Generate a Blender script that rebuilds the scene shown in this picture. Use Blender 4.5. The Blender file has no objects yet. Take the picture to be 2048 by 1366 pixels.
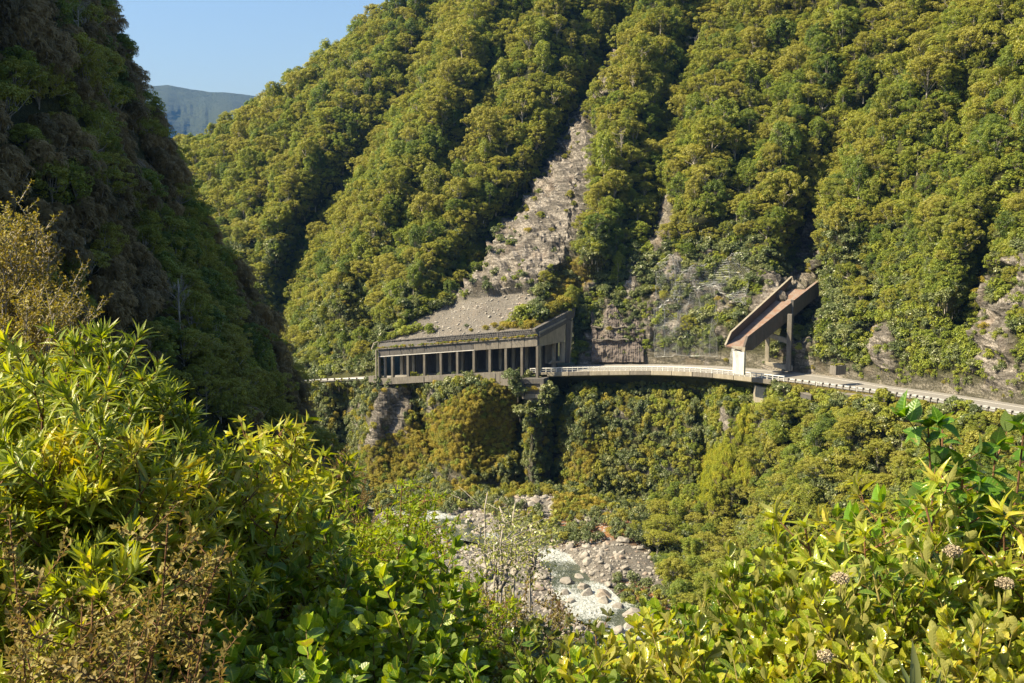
import bpy, math, random
import numpy as np
from mathutils import Vector, Matrix, Euler
rng = np.random.default_rng(7)
random.seed(7)
R = math.radians
scene = bpy.context.scene
COL = scene.collection

# ------------------------------------------------------------------ camera
FPX, CX, CY, PITCH, CAMZ = 2250.0, 1024.0, 683.0, 7.7, 80.0
cam_d = bpy.data.cameras.new("camera"); cam = bpy.data.objects.new("camera", cam_d); COL.objects.link(cam)
cam_d.sensor_width = 36.0; cam_d.lens = FPX / 2048.0 * 36.0
cam_d.clip_start = 0.1; cam_d.clip_end = 30000.0
cam.location = (0, 0, CAMZ); cam.rotation_euler = (R(90 - PITCH), 0, 0)
scene.camera = cam

# ------------------------------------------------------------------ world, sun, exposure
SUN_ELEV, SUN_LEFT = 44.0, 105.0         # elevation; angle to the left of the view direction
w = bpy.data.worlds.new("World"); scene.world = w; w.use_nodes = True
nt = w.node_tree; nt.nodes.clear()
sky = nt.nodes.new('ShaderNodeTexSky'); sky.sky_type = 'NISHITA'; sky.sun_disc = False
sky.sun_elevation = R(SUN_ELEV); sky.sun_rotation = R(-SUN_LEFT)
sky.altitude = 700; sky.air_density = 1.1; sky.dust_density = 3.0; sky.ozone_density = 2.2
bg = nt.nodes.new('ShaderNodeBackground'); bg.inputs['Strength'].default_value = 0.07
ow = nt.nodes.new('ShaderNodeOutputWorld')
nt.links.new(sky.outputs[0], bg.inputs[0]); nt.links.new(bg.outputs[0], ow.inputs[0])
sun_d = bpy.data.lights.new("sun", 'SUN'); sun_d.energy = 5.0; sun_d.angle = R(0.55); sun_d.color = (1.0, 0.84, 0.57)
sun = bpy.data.objects.new("sun", sun_d); COL.objects.link(sun)
a, e = R(SUN_LEFT), R(SUN_ELEV)
SUNV = Vector((-math.sin(a) * math.cos(e), math.cos(a) * math.cos(e), math.sin(e)))
sun.rotation_euler = SUNV.to_track_quat('Z', 'Y').to_euler()
scene.view_settings.view_transform = 'Standard'; scene.view_settings.look = 'None'
scene.view_settings.exposure = 1.42; scene.view_settings.gamma = 1.0
scene.cycles.max_bounces = 6; scene.cycles.transparent_max_bounces = 4
scene.cycles.diffuse_bounces = 3; scene.cycles.glossy_bounces = 2; scene.cycles.transmission_bounces = 3
scene.cycles.volume_bounces = 0; scene.cycles.caustics_reflective = False; scene.cycles.caustics_refractive = False
scene.cycles.use_denoising = True

# ------------------------------------------------------------------ pixel helpers (photograph pixels -> metres)
def kof(v):
    return np.tan(np.arctan((CY - np.asarray(v, float)) / FPX) - R(PITCH))
def pt(u, v, Y):
    """world point that lies Y metres ahead of the camera in the direction of photo pixel (u, v)"""
    k = kof(v); Y = np.asarray(Y, float)
    c = math.cos(R(PITCH)); s = math.sin(R(PITCH))
    z = k * Y
    depth = Y * c - z * s
    x = (np.asarray(u, float) - CX) / FPX * depth
    return np.stack(np.broadcast_arrays(x, Y, CAMZ + z), -1)
def px(p):
    p = np.asarray(p, float); c = math.cos(R(PITCH)); s = math.sin(R(PITCH))
    d = p[..., 1] * c - (p[..., 2] - CAMZ) * s
    up = p[..., 1] * s + (p[..., 2] - CAMZ) * c
    return CX + FPX * p[..., 0] / d, CY - FPX * up / d, d

# ------------------------------------------------------------------ noise
def _h(ix, iy, iz, seed):
    n = (ix * 374761393 + iy * 668265263 + iz * 2147483647 + seed * 1274126177) & 0xffffffff
    n = ((n ^ (n >> 13)) * 1274126177) & 0xffffffff
    n = ((n ^ (n >> 16)) * 2246822519) & 0xffffffff
    return ((n ^ (n >> 15)) & 0xffff) / 65535.0
def vnoise(p, seed=0):
    p = np.asarray(p, float); i = np.floor(p).astype(np.int64); f = p - i; f = f * f * (3 - 2 * f)
    r = 0
    for dx in (0, 1):
        for dy in (0, 1):
            for dz in (0, 1):
                wt = (f[..., 0] if dx else 1 - f[..., 0]) * (f[..., 1] if dy else 1 - f[..., 1]) * (f[..., 2] if dz else 1 - f[..., 2])
                r = r + wt * _h(i[..., 0] + dx, i[..., 1] + dy, i[..., 2] + dz, seed)
    return r * 2 - 1
def fbm(p, oct=4, seed=0, ridged=False):
    a, r, t = 1.0, 0, 0
    p = np.asarray(p, float)
    for o in range(oct):
        n = vnoise(p * (2.03 ** o) + 17.3 * o, seed + o)
        if ridged: n = 1 - 2 * np.abs(n)
        r = r + a * n; t += a; a *= 0.5
    return r / t
def sstep(a, b, x):
    t = np.clip((x - a) / (b - a), 0, 1); return t * t * (3 - 2 * t)

# ------------------------------------------------------------------ object helpers
def tag(o, label=None, cat=None, group=None, kind=None):
    if label: o['label'] = label
    if cat: o['category'] = cat
    if group: o['group'] = group
    if kind: o['kind'] = kind
    return o
def link(o, parent=None):
    COL.objects.link(o)
    if parent is not None: o.parent = parent
    return o
def empty(name, loc=(0, 0, 0), rz=0.0):
    o = bpy.data.objects.new(name, None); o.empty_display_size = 0.2
    o.location = loc; o.rotation_euler = (0, 0, rz); return link(o)
def mesh_np(name, V, F, mats=(), var=None, matidx=None, smooth=False, cols=None):
    """mesh from arrays; F is (m,k) or a list of such arrays"""
    Fs = [np.asarray(f, np.int32) for f in (F if isinstance(F, (list, tuple)) else [F]) if len(f)]
    me = bpy.data.meshes.new(name)
    V = np.asarray(V, np.float32)
    me.vertices.add(len(V)); me.vertices.foreach_set('co', V.ravel())
    loops = np.concatenate([f.ravel() for f in Fs]); tot = np.concatenate([np.full(len(f), f.shape[1], np.int32) for f in Fs])
    start = np.concatenate([[0], np.cumsum(tot)[:-1]]).astype(np.int32)
    me.loops.add(len(loops)); me.loops.foreach_set('vertex_index', loops)
    me.polygons.add(len(tot)); me.polygons.foreach_set('loop_start', start)
    try: me.polygons.foreach_set('loop_total', tot)
    except Exception: pass
    if matidx is not None: me.polygons.foreach_set('material_index', np.asarray(matidx, np.int32))
    me.polygons.foreach_set('use_smooth', np.full(len(tot), bool(smooth)))
    for m in mats: me.materials.append(m)
    if var is not None:
        at = me.attributes.new('var', 'FLOAT', 'POINT'); at.data.foreach_set('value', np.asarray(var, np.float32))
    if cols is not None:
        for nm, c in cols.items():
            at = me.attributes.new(nm, 'FLOAT', 'POINT'); at.data.foreach_set('value', np.asarray(c, np.float32))
    me.update(calc_edges=True); me.validate()
    return me
def grid_faces(ni, nj):
    i, j = np.meshgrid(np.arange(ni - 1), np.arange(nj - 1), indexing='ij')
    a = (i * nj + j).ravel(); return np.stack([a, a + nj, a + nj + 1, a + 1], 1)
class MB:
    """collects boxes, prisms and tubes into one mesh"""
    def __init__(s): s.V = []; s.F = []
    def add(s, V, F):
        b = len(s.V); s.V += [tuple(map(float, v)) for v in V]; s.F += [tuple(b + i for i in f) for f in F]
    def box(s, c, sx, sy, sz, ax=(1, 0, 0), up=(0, 0, 1)):
        ax = Vector(ax).normalized(); up = Vector(up).normalized(); ay = up.cross(ax).normalized(); up = ax.cross(ay)
        c = Vector(c); P = []
        for dz in (-1, 1):
            for dx, dy in ((-1, -1), (1, -1), (1, 1), (-1, 1)):
                P.append(c + ax * dx * sx / 2 + ay * dy * sy / 2 + up * dz * sz / 2)
        s.add(P, [(0, 3, 2, 1), (4, 5, 6, 7), (0, 1, 5, 4), (1, 2, 6, 5), (2, 3, 7, 6), (3, 0, 4, 7)])
    def beam(s, p, q, wd, ht, up=(0, 0, 1)):
        p = Vector(p); q = Vector(q); d = q - p
        s.box((p + q) / 2, d.length, wd, ht, d, up)
    def prism(s, poly, off):
        """poly: list of 3D points, extruded by vector off"""
        n = len(poly); off = Vector(off); P = [Vector(p) for p in poly] + [Vector(p) + off for p in poly]
        s.add(P, [tuple(range(n))[::-1], tuple(range(n, 2 * n))] + [(i, (i + 1) % n, n + (i + 1) % n, n + i) for i in range(n)])
    def tube(s, pts, r0, r1=None, n=6):
        r1 = r0 if r1 is None else r1; pts = [Vector(p) for p in pts]; m = len(pts); V = []; F = []
        for i, p in enumerate(pts):
            d = (pts[min(i + 1, m - 1)] - pts[max(i - 1, 0)]).normalized()
            x = d.orthogonal().normalized() if abs(d.z) > .9 else d.cross(Vector((0, 0, 1))).normalized(); y = d.cross(x)
            r = r0 + (r1 - r0) * i / max(m - 1, 1)
            for k in range(n):
                a = 2 * math.pi * k / n; V.append(p + x * r * math.cos(a) + y * r * math.sin(a))
        for i in range(m - 1):
            for k in range(n): F.append((i * n + k, i * n + (k + 1) % n, (i + 1) * n + (k + 1) % n, (i + 1) * n + k))
        F.append(tuple(range(n))[::-1]); F.append(tuple((m - 1) * n + k for k in range(n)))
        s.add(V, F)
    def mesh(s, name, mat, smooth=False):
        me = bpy.data.meshes.new(name); me.from_pydata(s.V, [], s.F); me.materials.append(mat)
        if smooth: me.polygons.foreach_set('use_smooth', [True] * len(me.polygons))
        me.update(); return me
    def build(s, name, mat, parent=None, bevel=0.0, smooth=False):
        o = bpy.data.objects.new(name, s.mesh(name, mat, smooth)); link(o, parent)
        if bevel:
            b = o.modifiers.new('b', 'BEVEL'); b.width = bevel; b.segments = 1; b.limit_method = 'ANGLE'
        return o
def in_poly(u, v, poly):
    u = np.asarray(u); v = np.asarray(v); c = np.zeros(u.shape, bool); n = len(poly)
    for i in range(n):
        x0, y0 = poly[i]; x1, y1 = poly[(i + 1) % n]
        if y0 == y1: continue
        m = ((y0 > v) != (y1 > v)) & (u < (x1 - x0) * (v - y0) / (y1 - y0) + x0); c ^= m
    return c
def seg_dist(u, v, line):
    """distance in px to a polyline and the 0..1 position along it"""
    best = np.full(np.shape(u), 1e9); tt = np.zeros(np.shape(u)); n = len(line) - 1
    for i in range(n):
        ax, ay = line[i]; bx, by = line[i + 1]; dx, dy = bx - ax, by - ay
        t = np.clip(((u - ax) * dx + (v - ay) * dy) / (dx * dx + dy * dy), 0, 1)
        d = np.hypot(u - ax - t * dx, v - ay - t * dy); m = d < best
        best = np.where(m, d, best); tt = np.where(m, (i + t) / n, tt)
    return best, tt

# ------------------------------------------------------------------ materials
def mat_base(name):
    m = bpy.data.materials.new(name); m.use_nodes = True; n = m.node_tree.nodes; l = m.node_tree.links
    for x in list(n): n.remove(x)
    out = n.new('ShaderNodeOutputMaterial'); b = n.new('ShaderNodeBsdfPrincipled'); l.new(b.outputs[0], out.inputs[0])
    return m, n, l, b, out
def ramp(n, l, src, stops, interp='LINEAR'):
    r = n.new('ShaderNodeValToRGB'); cr = r.color_ramp; cr.interpolation = interp
    while len(cr.elements) < len(stops): cr.elements.new(0.5)
    for e_, (p, c) in zip(cr.elements, stops): e_.position = p; e_.color = (c[0], c[1], c[2], 1) if hasattr(c, '__len__') else (c, c, c, 1)
    l.new(src, r.inputs[0]); return r.outputs[0]
def noise(n, l, scale, detail=5, rough=.6, vec=None, dist=0.0):
    t = n.new('ShaderNodeTexNoise'); t.inputs['Scale'].default_value = scale; t.inputs['Detail'].default_value = detail
    t.inputs['Roughness'].default_value = rough; t.inputs['Distortion'].default_value = dist
    if vec is None:
        g = n.new('ShaderNodeNewGeometry'); vec = g.outputs['Position']
    l.new(vec, t.inputs['Vector']); return t.outputs['Fac']
def mixc(n, l, fac, a, b, mode='MIX'):
    m = n.new('ShaderNodeMix'); m.data_type = 'RGBA'; m.blend_type = mode
    for s, v in ((m.inputs['Factor'], fac), (m.inputs[6], a), (m.inputs[7], b)):
        if hasattr(v, 'is_linked') or isinstance(v, bpy.types.NodeSocket): l.new(v, s)
        elif isinstance(v, (int, float)): s.default_value = v
        else: s.default_value = (v[0], v[1], v[2], 1)
    return m.outputs[2]
def math_(n, l, op, a, b=None):
    m = n.new('ShaderNodeMath'); m.operation = op
    for i, v in enumerate((a, b)):
        if v is None: continue
        if isinstance(v, (int, float)): m.inputs[i].default_value = v
        else: l.new(v, m.inputs[i])
    return m.outputs[0]
def bump(n, l, b, h, strength, dist):
    bm = n.new('ShaderNodeBump'); bm.inputs['Strength'].default_value = strength; bm.inputs['Distance'].default_value = dist
    l.new(h, bm.inputs['Height']); l.new(bm.outputs[0], b.inputs['Normal']); return bm
def vecscale(n, l, s, rot=(0, 0, 0)):
    g = n.new('ShaderNodeNewGeometry'); mp = n.new('ShaderNodeMapping'); mp.inputs['Scale'].default_value = s; mp.inputs['Rotation'].default_value = rot
    l.new(g.outputs['Position'], mp.inputs['Vector']); return mp.outputs[0]

def concrete(name, c, rust=0.0, dark=0.45, rough=.9):
    m, n, l, b, o = mat_base(name)
    f1 = noise(n, l, .6, 6, .65); f2 = noise(n, l, 1.0, 5, .7, vecscale(n, l, (3.2, 3.2, .28)))
    f3 = noise(n, l, 9, 4, .7)
    base = ramp(n, l, f1, [(0.3, [x * .72 for x in c]), (0.7, [x * 1.15 for x in c])])
    base = mixc(n, l, ramp(n, l, f2, [(0.36, 0.0), (0.60, dark)]), base, [x * .28 for x in c])
    base = mixc(n, l, ramp(n, l, f3, [(0.45, 0.0), (0.8, .35)]), base, [min(1, x * 1.5) for x in c])
    if rust:
        base = mixc(n, l, ramp(n, l, noise(n, l, .9, 5, .7, vecscale(n, l, (1, 1, .6))), [(0.40, 0.0), (0.6, rust)]), base, (.19, .095, .055))
    l.new(base, b.inputs['Base Color']); b.inputs['Roughness'].default_value = rough
    bump(n, l, b, f3, .35, .04); return m
M = {}
M['conc'] = concrete('weathered_concrete', (.20, .182, .155), dark=.6)
M['conc_dark'] = concrete('dark_stained_concrete', (.115, .11, .105), dark=.6)
M['conc_col'] = concrete('column_concrete', (.15, .137, .115), dark=.6)
M['conc_wall'] = concrete('wing_wall_concrete', (.31, .28, .22), dark=.35)
M['conc_pier'] = concrete('pale_pier_concrete', (.58, .57, .54), dark=.10)
M['conc_rust'] = concrete('rust_stained_concrete', (.25, .205, .175), rust=.75, dark=.25)
M['conc_chute'] = concrete('chute_side_concrete', (.115, .10, .088), rust=.12, dark=.5)  # side walls coloured darker to stand in for their shade
def plain(name, c, rough=.6, metal=0.0, var=.25, sc=3.0):
    m, n, l, b, o = mat_base(name)
    l.new(ramp(n, l, noise(n, l, sc, 4), [(0.3, [x * (1 - var) for x in c]), (0.7, [min(1, x * (1 + var)) for x in c])]), b.inputs['Base Color'])
    b.inputs['Roughness'].default_value = rough; b.inputs['Metallic'].default_value = metal; return m
M['galv'] = plain('galvanised_steel', (.50, .51, .50), .45, .35)
M['white_post'] = plain('pale_painted_timber', (.62, .62, .60), .7)
M['dark_post'] = plain('dark_timber', (.10, .085, .07), .8)
M['asphalt'] = None
def road_mat():
    m, n, l, b, o = mat_base('asphalt_grey')
    f = noise(n, l, 1.2, 5, .6); g = noise(n, l, 25, 3, .7)
    c = ramp(n, l, f, [(0.3, (.17, .165, .155)), (0.7, (.24, .23, .21))])
    c = mixc(n, l, ramp(n, l, g, [(0.4, 0.0), (0.8, .3)]), c, (.32, .31, .29))
    l.new(c, b.inputs['Base Color']); b.inputs['Roughness'].default_value = .85; bump(n, l, b, g, .3, .01); return m
M['asphalt'] = road_mat()
M['paint'] = plain('road_paint', (.75, .74, .70), .6, var=.12)

def terrain_mat(name, soil=((.018, .021, .008), (.055, .058, .02)), rockc=((.045, .042, .038), (.165, .152, .132), (.40, .365, .32))):
    """masks: rock, gravel, grass, shot (shotcrete), pink"""
    m, n, l, b, o = mat_base(name)
    def att(nm):
        a_ = n.new('ShaderNodeAttribute'); a_.attribute_name = nm; return a_.outputs['Fac']
    f = noise(n, l, .35, 7, .65); fine = noise(n, l, 2.2, 6, .72)
    c = ramp(n, l, f, [(0.3, soil[0]), (0.7, soil[1])])
    c = mixc(n, l, ramp(n, l, fine, [(0.45, 0.0), (0.75, .7)]), c, (.085, .085, .03))
    strat = noise(n, l, 1.0, 8, .68, vecscale(n, l, (.22, .22, .9), (0.5, 0.75, 0.2)), .6)
    rk = ramp(n, l, strat, [(0.30, rockc[0]), (0.48, rockc[1]), (0.62, rockc[2]), (0.8, rockc[1])])  # strata tones; contrast raised to stand in for light and shade on relief
    rk = mixc(n, l, ramp(n, l, fine, [(0.38, .85), (0.58, 0.0)]), rk, (.045, .038, .03))  # crevice shade painted into the rock colour with the fine noise
    rk = mixc(n, l, ramp(n, l, noise(n, l, .14, 4), [(0.55, 0.0), (0.72, .35)]), rk, (.24, .17, .125))
    c = mixc(n, l, att('rock'), c, rk)
    gfine = noise(n, l, 3.0, 6, .85)
    gv = ramp(n, l, gfine, [(0.3, (.07, .065, .06)), (0.5, (.145, .135, .12)), (0.72, (.25, .235, .21))])
    gv = mixc(n, l, ramp(n, l, noise(n, l, .25, 4), [(0.5, 0.0), (0.7, .5)]), gv, (.20, .17, .14))
    c = mixc(n, l, att('gravel'), c, gv)
    gr = ramp(n, l, noise(n, l, 1.3, 5, .7), [(0.3, (.06, .045, .015)), (0.55, (.17, .13, .03)), (0.75, (.15, .15, .035))])
    c = mixc(n, l, att('grass'), c, gr)
    red = ramp(n, l, noise(n, l, 1.5, 5, .7), [(0.3, (.16, .07, .035)), (0.6, (.34, .17, .09)), (0.75, (.30, .24, .18))])
    c = mixc(n, l, att('red'), c, red)
    l.new(c, b.inputs['Base Color']); b.inputs['Roughness'].default_value = .95
    b.inputs['Specular IOR Level'].default_value = .2
    hs = math_(n, l, 'ADD', strat, math_(n, l, 'MULTIPLY', fine, .5))
    bump(n, l, b, hs, .9, .8); return m
M['terrain'] = terrain_mat('hillside_soil_and_rock')
def shot_mat():
    m, n, l, b, o = mat_base('sprayed_concrete')
    f = noise(n, l, .8, 6, .7); v = n.new('ShaderNodeTexVoronoi'); v.inputs['Scale'].default_value = .9
    g = n.new('ShaderNodeNewGeometry'); l.new(g.outputs['Position'], v.inputs['Vector'])
    l.new(ramp(n, l, f, [(0.3, (.055, .048, .045)), (0.55, (.13, .11, .10)), (0.75, (.24, .20, .17))]), b.inputs['Base Color'])
    b.inputs['Roughness'].default_value = .9; bump(n, l, b, math_(n, l, 'ADD', f, v.outputs[0]), .8, .5); return m
M['shot'] = shot_mat()

def leaf_mat(name, cols, trans=.35, rough=.5, back=None, spec=.35, veins=0, blotch=None):
    """cols: (dark, mid, light) leaf colours picked per plant and per leaf"""
    m, n, l, b, o = mat_base(name)
    oi = n.new('ShaderNodeObjectInfo'); a_ = n.new('ShaderNodeAttribute'); a_.attribute_name = 'var'
    f = math_(n, l, 'ADD', math_(n, l, 'MULTIPLY', oi.outputs['Random'], .55), math_(n, l, 'MULTIPLY', a_.outputs['Fac'], .45))
    k = len(cols) - 1
    c = ramp(n, l, f, [(0.12 + .76 * i / k, cc) for i, cc in enumerate(cols)])
    if veins:
        at_ = n.new('ShaderNodeAttribute'); at_.attribute_name = 'lt'; as_ = n.new('ShaderNodeAttribute'); as_.attribute_name = 'ls'
        side = math_(n, l, 'ABSOLUTE', as_.outputs['Fac']); wv = math_(n, l, 'SINE', math_(n, l, 'MULTIPLY', math_(n, l, 'SUBTRACT', at_.outputs['Fac'], math_(n, l, 'MULTIPLY', side, .16)), 6.283 * veins))
        rib = ramp(n, l, side, [(0.03, 1.0), (0.14, 0.0)]); vein = ramp(n, l, wv, [(0.80, 0.0), (1.0, .18)])
        c = mixc(n, l, math_(n, l, 'MULTIPLY', math_(n, l, 'MAXIMUM', rib, vein), .45), c, [min(.7, x * 1.9 + .05) for x in cols[-1]])
        tc = n.new('ShaderNodeNewGeometry'); bl = noise(n, l, 22, 4, .7); bl2 = math_(n, l, 'ADD', bl, math_(n, l, 'MULTIPLY', a_.outputs['Fac'], .18))
        c = mixc(n, l, ramp(n, l, bl2, [(0.68, 0.0), (0.76, .8)]), c, blotch or (.30, .22, .06))
        bump(n, l, b, math_(n, l, 'ADD', math_(n, l, 'MULTIPLY', wv, .5), math_(n, l, 'MULTIPLY', rib, -1.0)), .22, .003)
    front = c
    if back is not None:
        g = n.new('ShaderNodeNewGeometry'); front = mixc(n, l, g.outputs['Backfacing'], c, back)
    l.new(front, b.inputs['Base Color']); b.inputs['Roughness'].default_value = rough
    b.inputs['Specular IOR Level'].default_value = spec
    t = n.new('ShaderNodeBsdfTranslucent'); hs = n.new('ShaderNodeHueSaturation'); hs.inputs['Value'].default_value = 1.5; hs.inputs['Saturation'].default_value = 1.1
    hs.inputs['Hue'].default_value = .485
    l.new(c, hs.inputs['Color']); l.new(hs.outputs[0], t.inputs[0])
    mx = n.new('ShaderNodeMixShader'); mx.inputs[0].default_value = trans
    l.new(b.outputs[0], mx.inputs[1]); l.new(t.outputs[0], mx.inputs[2]); l.new(mx.outputs[0], o.inputs[0])
    return m
def bark(name, c):
    m, n, l, b, o = mat_base(name)
    l.new(ramp(n, l, noise(n, l, 4, 5, .7, vecscale(n, l, (1, 1, .3))), [(0.3, [x * .5 for x in c]), (0.7, [x * 1.3 for x in c])]), b.inputs['Base Color'])
    b.inputs['Roughness'].default_value = .9; return m
M['bark'] = bark('grey_bark', (.17, .145, .115))
M['bark_pale'] = bark('pale_bark', (.34, .31, .26))
M['bark_red'] = bark('reddish_twig', (.17, .085, .04))
M['bark_yel'] = bark('yellow_green_stem', (.26, .22, .07))
M['f_olive'] = leaf_mat('olive_forest_leaves', [(.115, .15, .026), (.21, .24, .034), (.31, .32, .048), (.24, .235, .048), (.36, .36, .06)], .38, .5)
M['f_green'] = leaf_mat('green_forest_leaves', [(.07, .115, .025), (.15, .21, .033), (.26, .305, .043), (.19, .20, .040)], .36, .48)
M['f_shrub'] = leaf_mat('grey_green_shrub_leaves', [(.07, .10, .035), (.14, .175, .06), (.22, .24, .08)], .22, .40, spec=.5)
M['f_dark'] = leaf_mat('dull_brown_green_leaves', [(.10, .085, .035), (.21, .16, .065), (.30, .23, .095)], .25, .6)
M['f_yellow'] = leaf_mat('golden_scrub_leaves', [(.17, .18, .03), (.30, .27, .04), (.42, .35, .06)], .35, .55)
M['f_moss'] = leaf_mat('hanging_moss_green', [(.20, .24, .03), (.32, .36, .035), (.45, .42, .05)], .35, .6)
M['f_bright'] = leaf_mat('bright_green_scrub_leaves', [(.12, .17, .025), (.21, .26, .035), (.30, .33, .05)], .32, .5)
# ================================================================== THE LAND
ROAD = [(560, 772, 322), (600, 766, 312), (650, 762, 303), (750, 760, 290), (900, 752, 281), (1075, 745, 272), (1200, 742, 268), (1300, 741, 263),
        (1400, 744, 254), (1500, 754, 244), (1600, 766, 232), (1700, 780, 219), (1800, 793, 205), (1900, 809, 191), (2048, 834, 172), (2200, 866, 155), (2420, 915, 138)]
ru, rv, rY = [np.array(c, float) for c in zip(*ROAD)]
RP = pt(ru, rv, rY)
def smooth_line(P, n):
    P = np.asarray(P, float); t = np.concatenate([[0], np.cumsum(np.linalg.norm(np.diff(P, axis=0), axis=1))])
    s = np.linspace(0, t[-1], n); Q = np.stack([np.interp(s, t, P[:, i]) for i in range(3)], 1)
    k = np.ones(9) / 9
    for _ in range(2):
        E = np.concatenate([np.repeat(Q[:1], 4, 0) , Q, np.repeat(Q[-1:], 4, 0)]); E[:4] += (np.arange(-4, 0)[:, None]) * (Q[1] - Q[0]); E[-4:] += (np.arange(1, 5)[:, None]) * (Q[-1] - Q[-2])
        Q = np.stack([np.convolve(E[:, i], k, 'valid') for i in range(3)], 1)
    return Q
RO = smooth_line(RP, 240)                                  # outer road edge
tan = np.gradient(RO, axis=0); tan[:, 2] = 0; tan /= np.linalg.norm(tan, axis=1)[:, None]
RN = np.stack([-tan[:, 1], tan[:, 0], 0 * tan[:, 0]], 1)   # towards the hillside
RLEN = np.concatenate([[0], np.cumsum(np.linalg.norm(np.diff(RO, axis=0), axis=1))])
roU = px(RO)[0]
def road_at(u, off=0.0, dz=0.0):
    i = float(np.interp(u, roU, np.arange(len(RO)))); i0 = int(min(i, len(RO) - 2)); f = i - i0
    p = RO[i0] * (1 - f) + RO[i0 + 1] * f + RN[i0] * off; p = p.copy(); p[2] += dz
    return p, tan[i0], RN[i0]
ROADW = np.interp(roU, [700, 1100, 1200, 1450, 1560, 1700, 2100], [8.5, 9, 10, 11, 12, 9.5, 9])

def ribbon(name, off0, off1, dz, mat, kind='structure', i0=0, i1=None, thick=0.0):
    i1 = i1 or len(RO); A = RO[i0:i1] + RN[i0:i1] * np.asarray(off0)[..., None] * np.ones((i1 - i0, 1)); B = RO[i0:i1] + RN[i0:i1] * np.asarray(off1)[..., None] * np.ones((i1 - i0, 1))
    A[:, 2] += dz; B[:, 2] += dz; n = len(A)
    V = np.concatenate([A, B]); i = np.arange(n - 1); F = np.stack([i, i + 1, n + i + 1, n + i], 1)
    o = bpy.data.objects.new(name, mesh_np(name, V, F, [mat])); link(o); tag(o, kind=kind); return o
ribbon('road', -0.2, ROADW + 1.5, 0.0, M['asphalt'])
ribbon('road_edge_line', 0.75, 0.95, 0.006, M['paint'])
ribbon('road_edge_line', ROADW - 1.2, ROADW - 1.0, 0.006, M['paint'])
mV, mF = [], []
for i in range(150, 239, 3):
    A = RO[i] + RN[i] * (ROADW[i] * .47); B = RO[i + 1] + RN[i + 1] * (ROADW[i] * .47); nn = RN[i] * .09; b = len(mV)
    for p in (A - nn, B - nn, B + nn, A + nn): mV.append(p + [0, 0, .007])
    mF.append((b, b + 1, b + 2, b + 3))
o = link(bpy.data.objects.new('road_centre_line', mesh_np('road_centre_line', np.array(mV), np.array(mF), [M['paint']]))); tag(o, kind='structure')

# ---- main hillside: rises from the road (or from the shelter roof) by a local slope, then spurs and gullies
SH_A = pt(752, 762, 288); SH_B = pt(1075, 750, 268)         # shelter facade line, base
def road_line(u):
    inner = RO + RN * (ROADW + 1.2)[:, None]; iu, iv, _ = px(inner); v = np.interp(u, iu, iv)
    return np.where(u < iu[0], iv[0] + (iu[0] - u) * .05, v)
def base_line(u):
    inner = RO + RN * (ROADW + 1.2)[:, None]; iu, iv, _ = px(inner)
    v = np.interp(u, iu, iv); Y = np.interp(u, iu, inner[:, 1])
    m = (u < iu[0]); v = np.where(m, iv[0] + (iu[0] - u) * .05, v); Y = np.where(m, inner[0, 1] + (iu[0] - u) * .12, Y)
    ins = (u > 757) & (u < 1072); t = (u - 757) / 315
    v = np.where(ins, 685 + (662 - 685) * t, v); Y = np.where(ins, 289.5 + (270 - 289.5) * t, Y)
    win = (u >= 1072) & (u <= 1149); t = (u - 1072) / 77
    v = np.where(win, 664 + (622 - 664) * t, v); Y = np.where(win, 270 + (282.5 - 270) * t, Y)
    return v, Y
SKY = [(-700, 420), (200, 390), (330, 345), (372, 318), (400, 300), (440, 272), (480, 245), (540, 212), (600, 176), (650, 128), (680, 108), (720, 84), (765, 54), (830, 0), (950, -100), (1200, -220), (1600, -300), (2700, -330)]
SPURS = [  # (polyline, half width px, metres towards the viewer (+) or away (-))
    ([(905, -60), (860, 90), (800, 230), (700, 380), (600, 520), (560, 660), (560, 760)], 34, -17),
    ([(640, 120), (560, 260), (500, 400), (470, 560)], 30, 7),
    ([(740, 60), (700, 200), (610, 330), (560, 450), (540, 560)], 34, 9),
    ([(1010, -80), (960, 60), (880, 230), (790, 390), (700, 540), (630, 700)], 46, 15),
    ([(990, 200), (930, 330), (880, 400)], 20, -6),
    ([(1150, -60), (1100, 60), (1030, 200), (960, 330), (880, 470), (800, 600), (770, 650)], 44, 8),
    ([(1270, -60), (1240, 70), (1180, 190), (1125, 290), (1070, 380), (960, 510), (870, 620)], 28, -16),
    ([(1390, -80), (1330, 60), (1270, 180), (1235, 300), (1215, 400), (1190, 500), (1160, 560)], 30, 9),
    ([(1430, 0), (1400, 70), (1370, 130), (1340, 230), (1310, 420), (1290, 520)], 22, -8),
    ([(1560, 0), (1480, 130), (1430, 270), (1400, 400), (1400, 480)], 40, 7),
    ([(1760, -60), (1700, 30), (1640, 140), (1570, 300), (1500, 440)], 36, 6),
    ([(1950, -60), (1880, 60), (1800, 160), (1700, 290), (1630, 420), (1590, 520), (1575, 600)], 30, -14),
    ([(2050, -40), (1960, 80), (1860, 200), (1760, 330), (1690, 440), (1650, 560)], 42, 8),
    ([(2060, 250), (1960, 380), (1900, 520), (1880, 650)], 40, 6), ([(1632, 530), (1625, 600), (1600, 690)], 34, -8), ([(1760, 560), (1730, 690), (1720, 740)], 16, -4), ([(2000, 420), (1945, 560), (1920, 700)], 20, -5),
]
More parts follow.
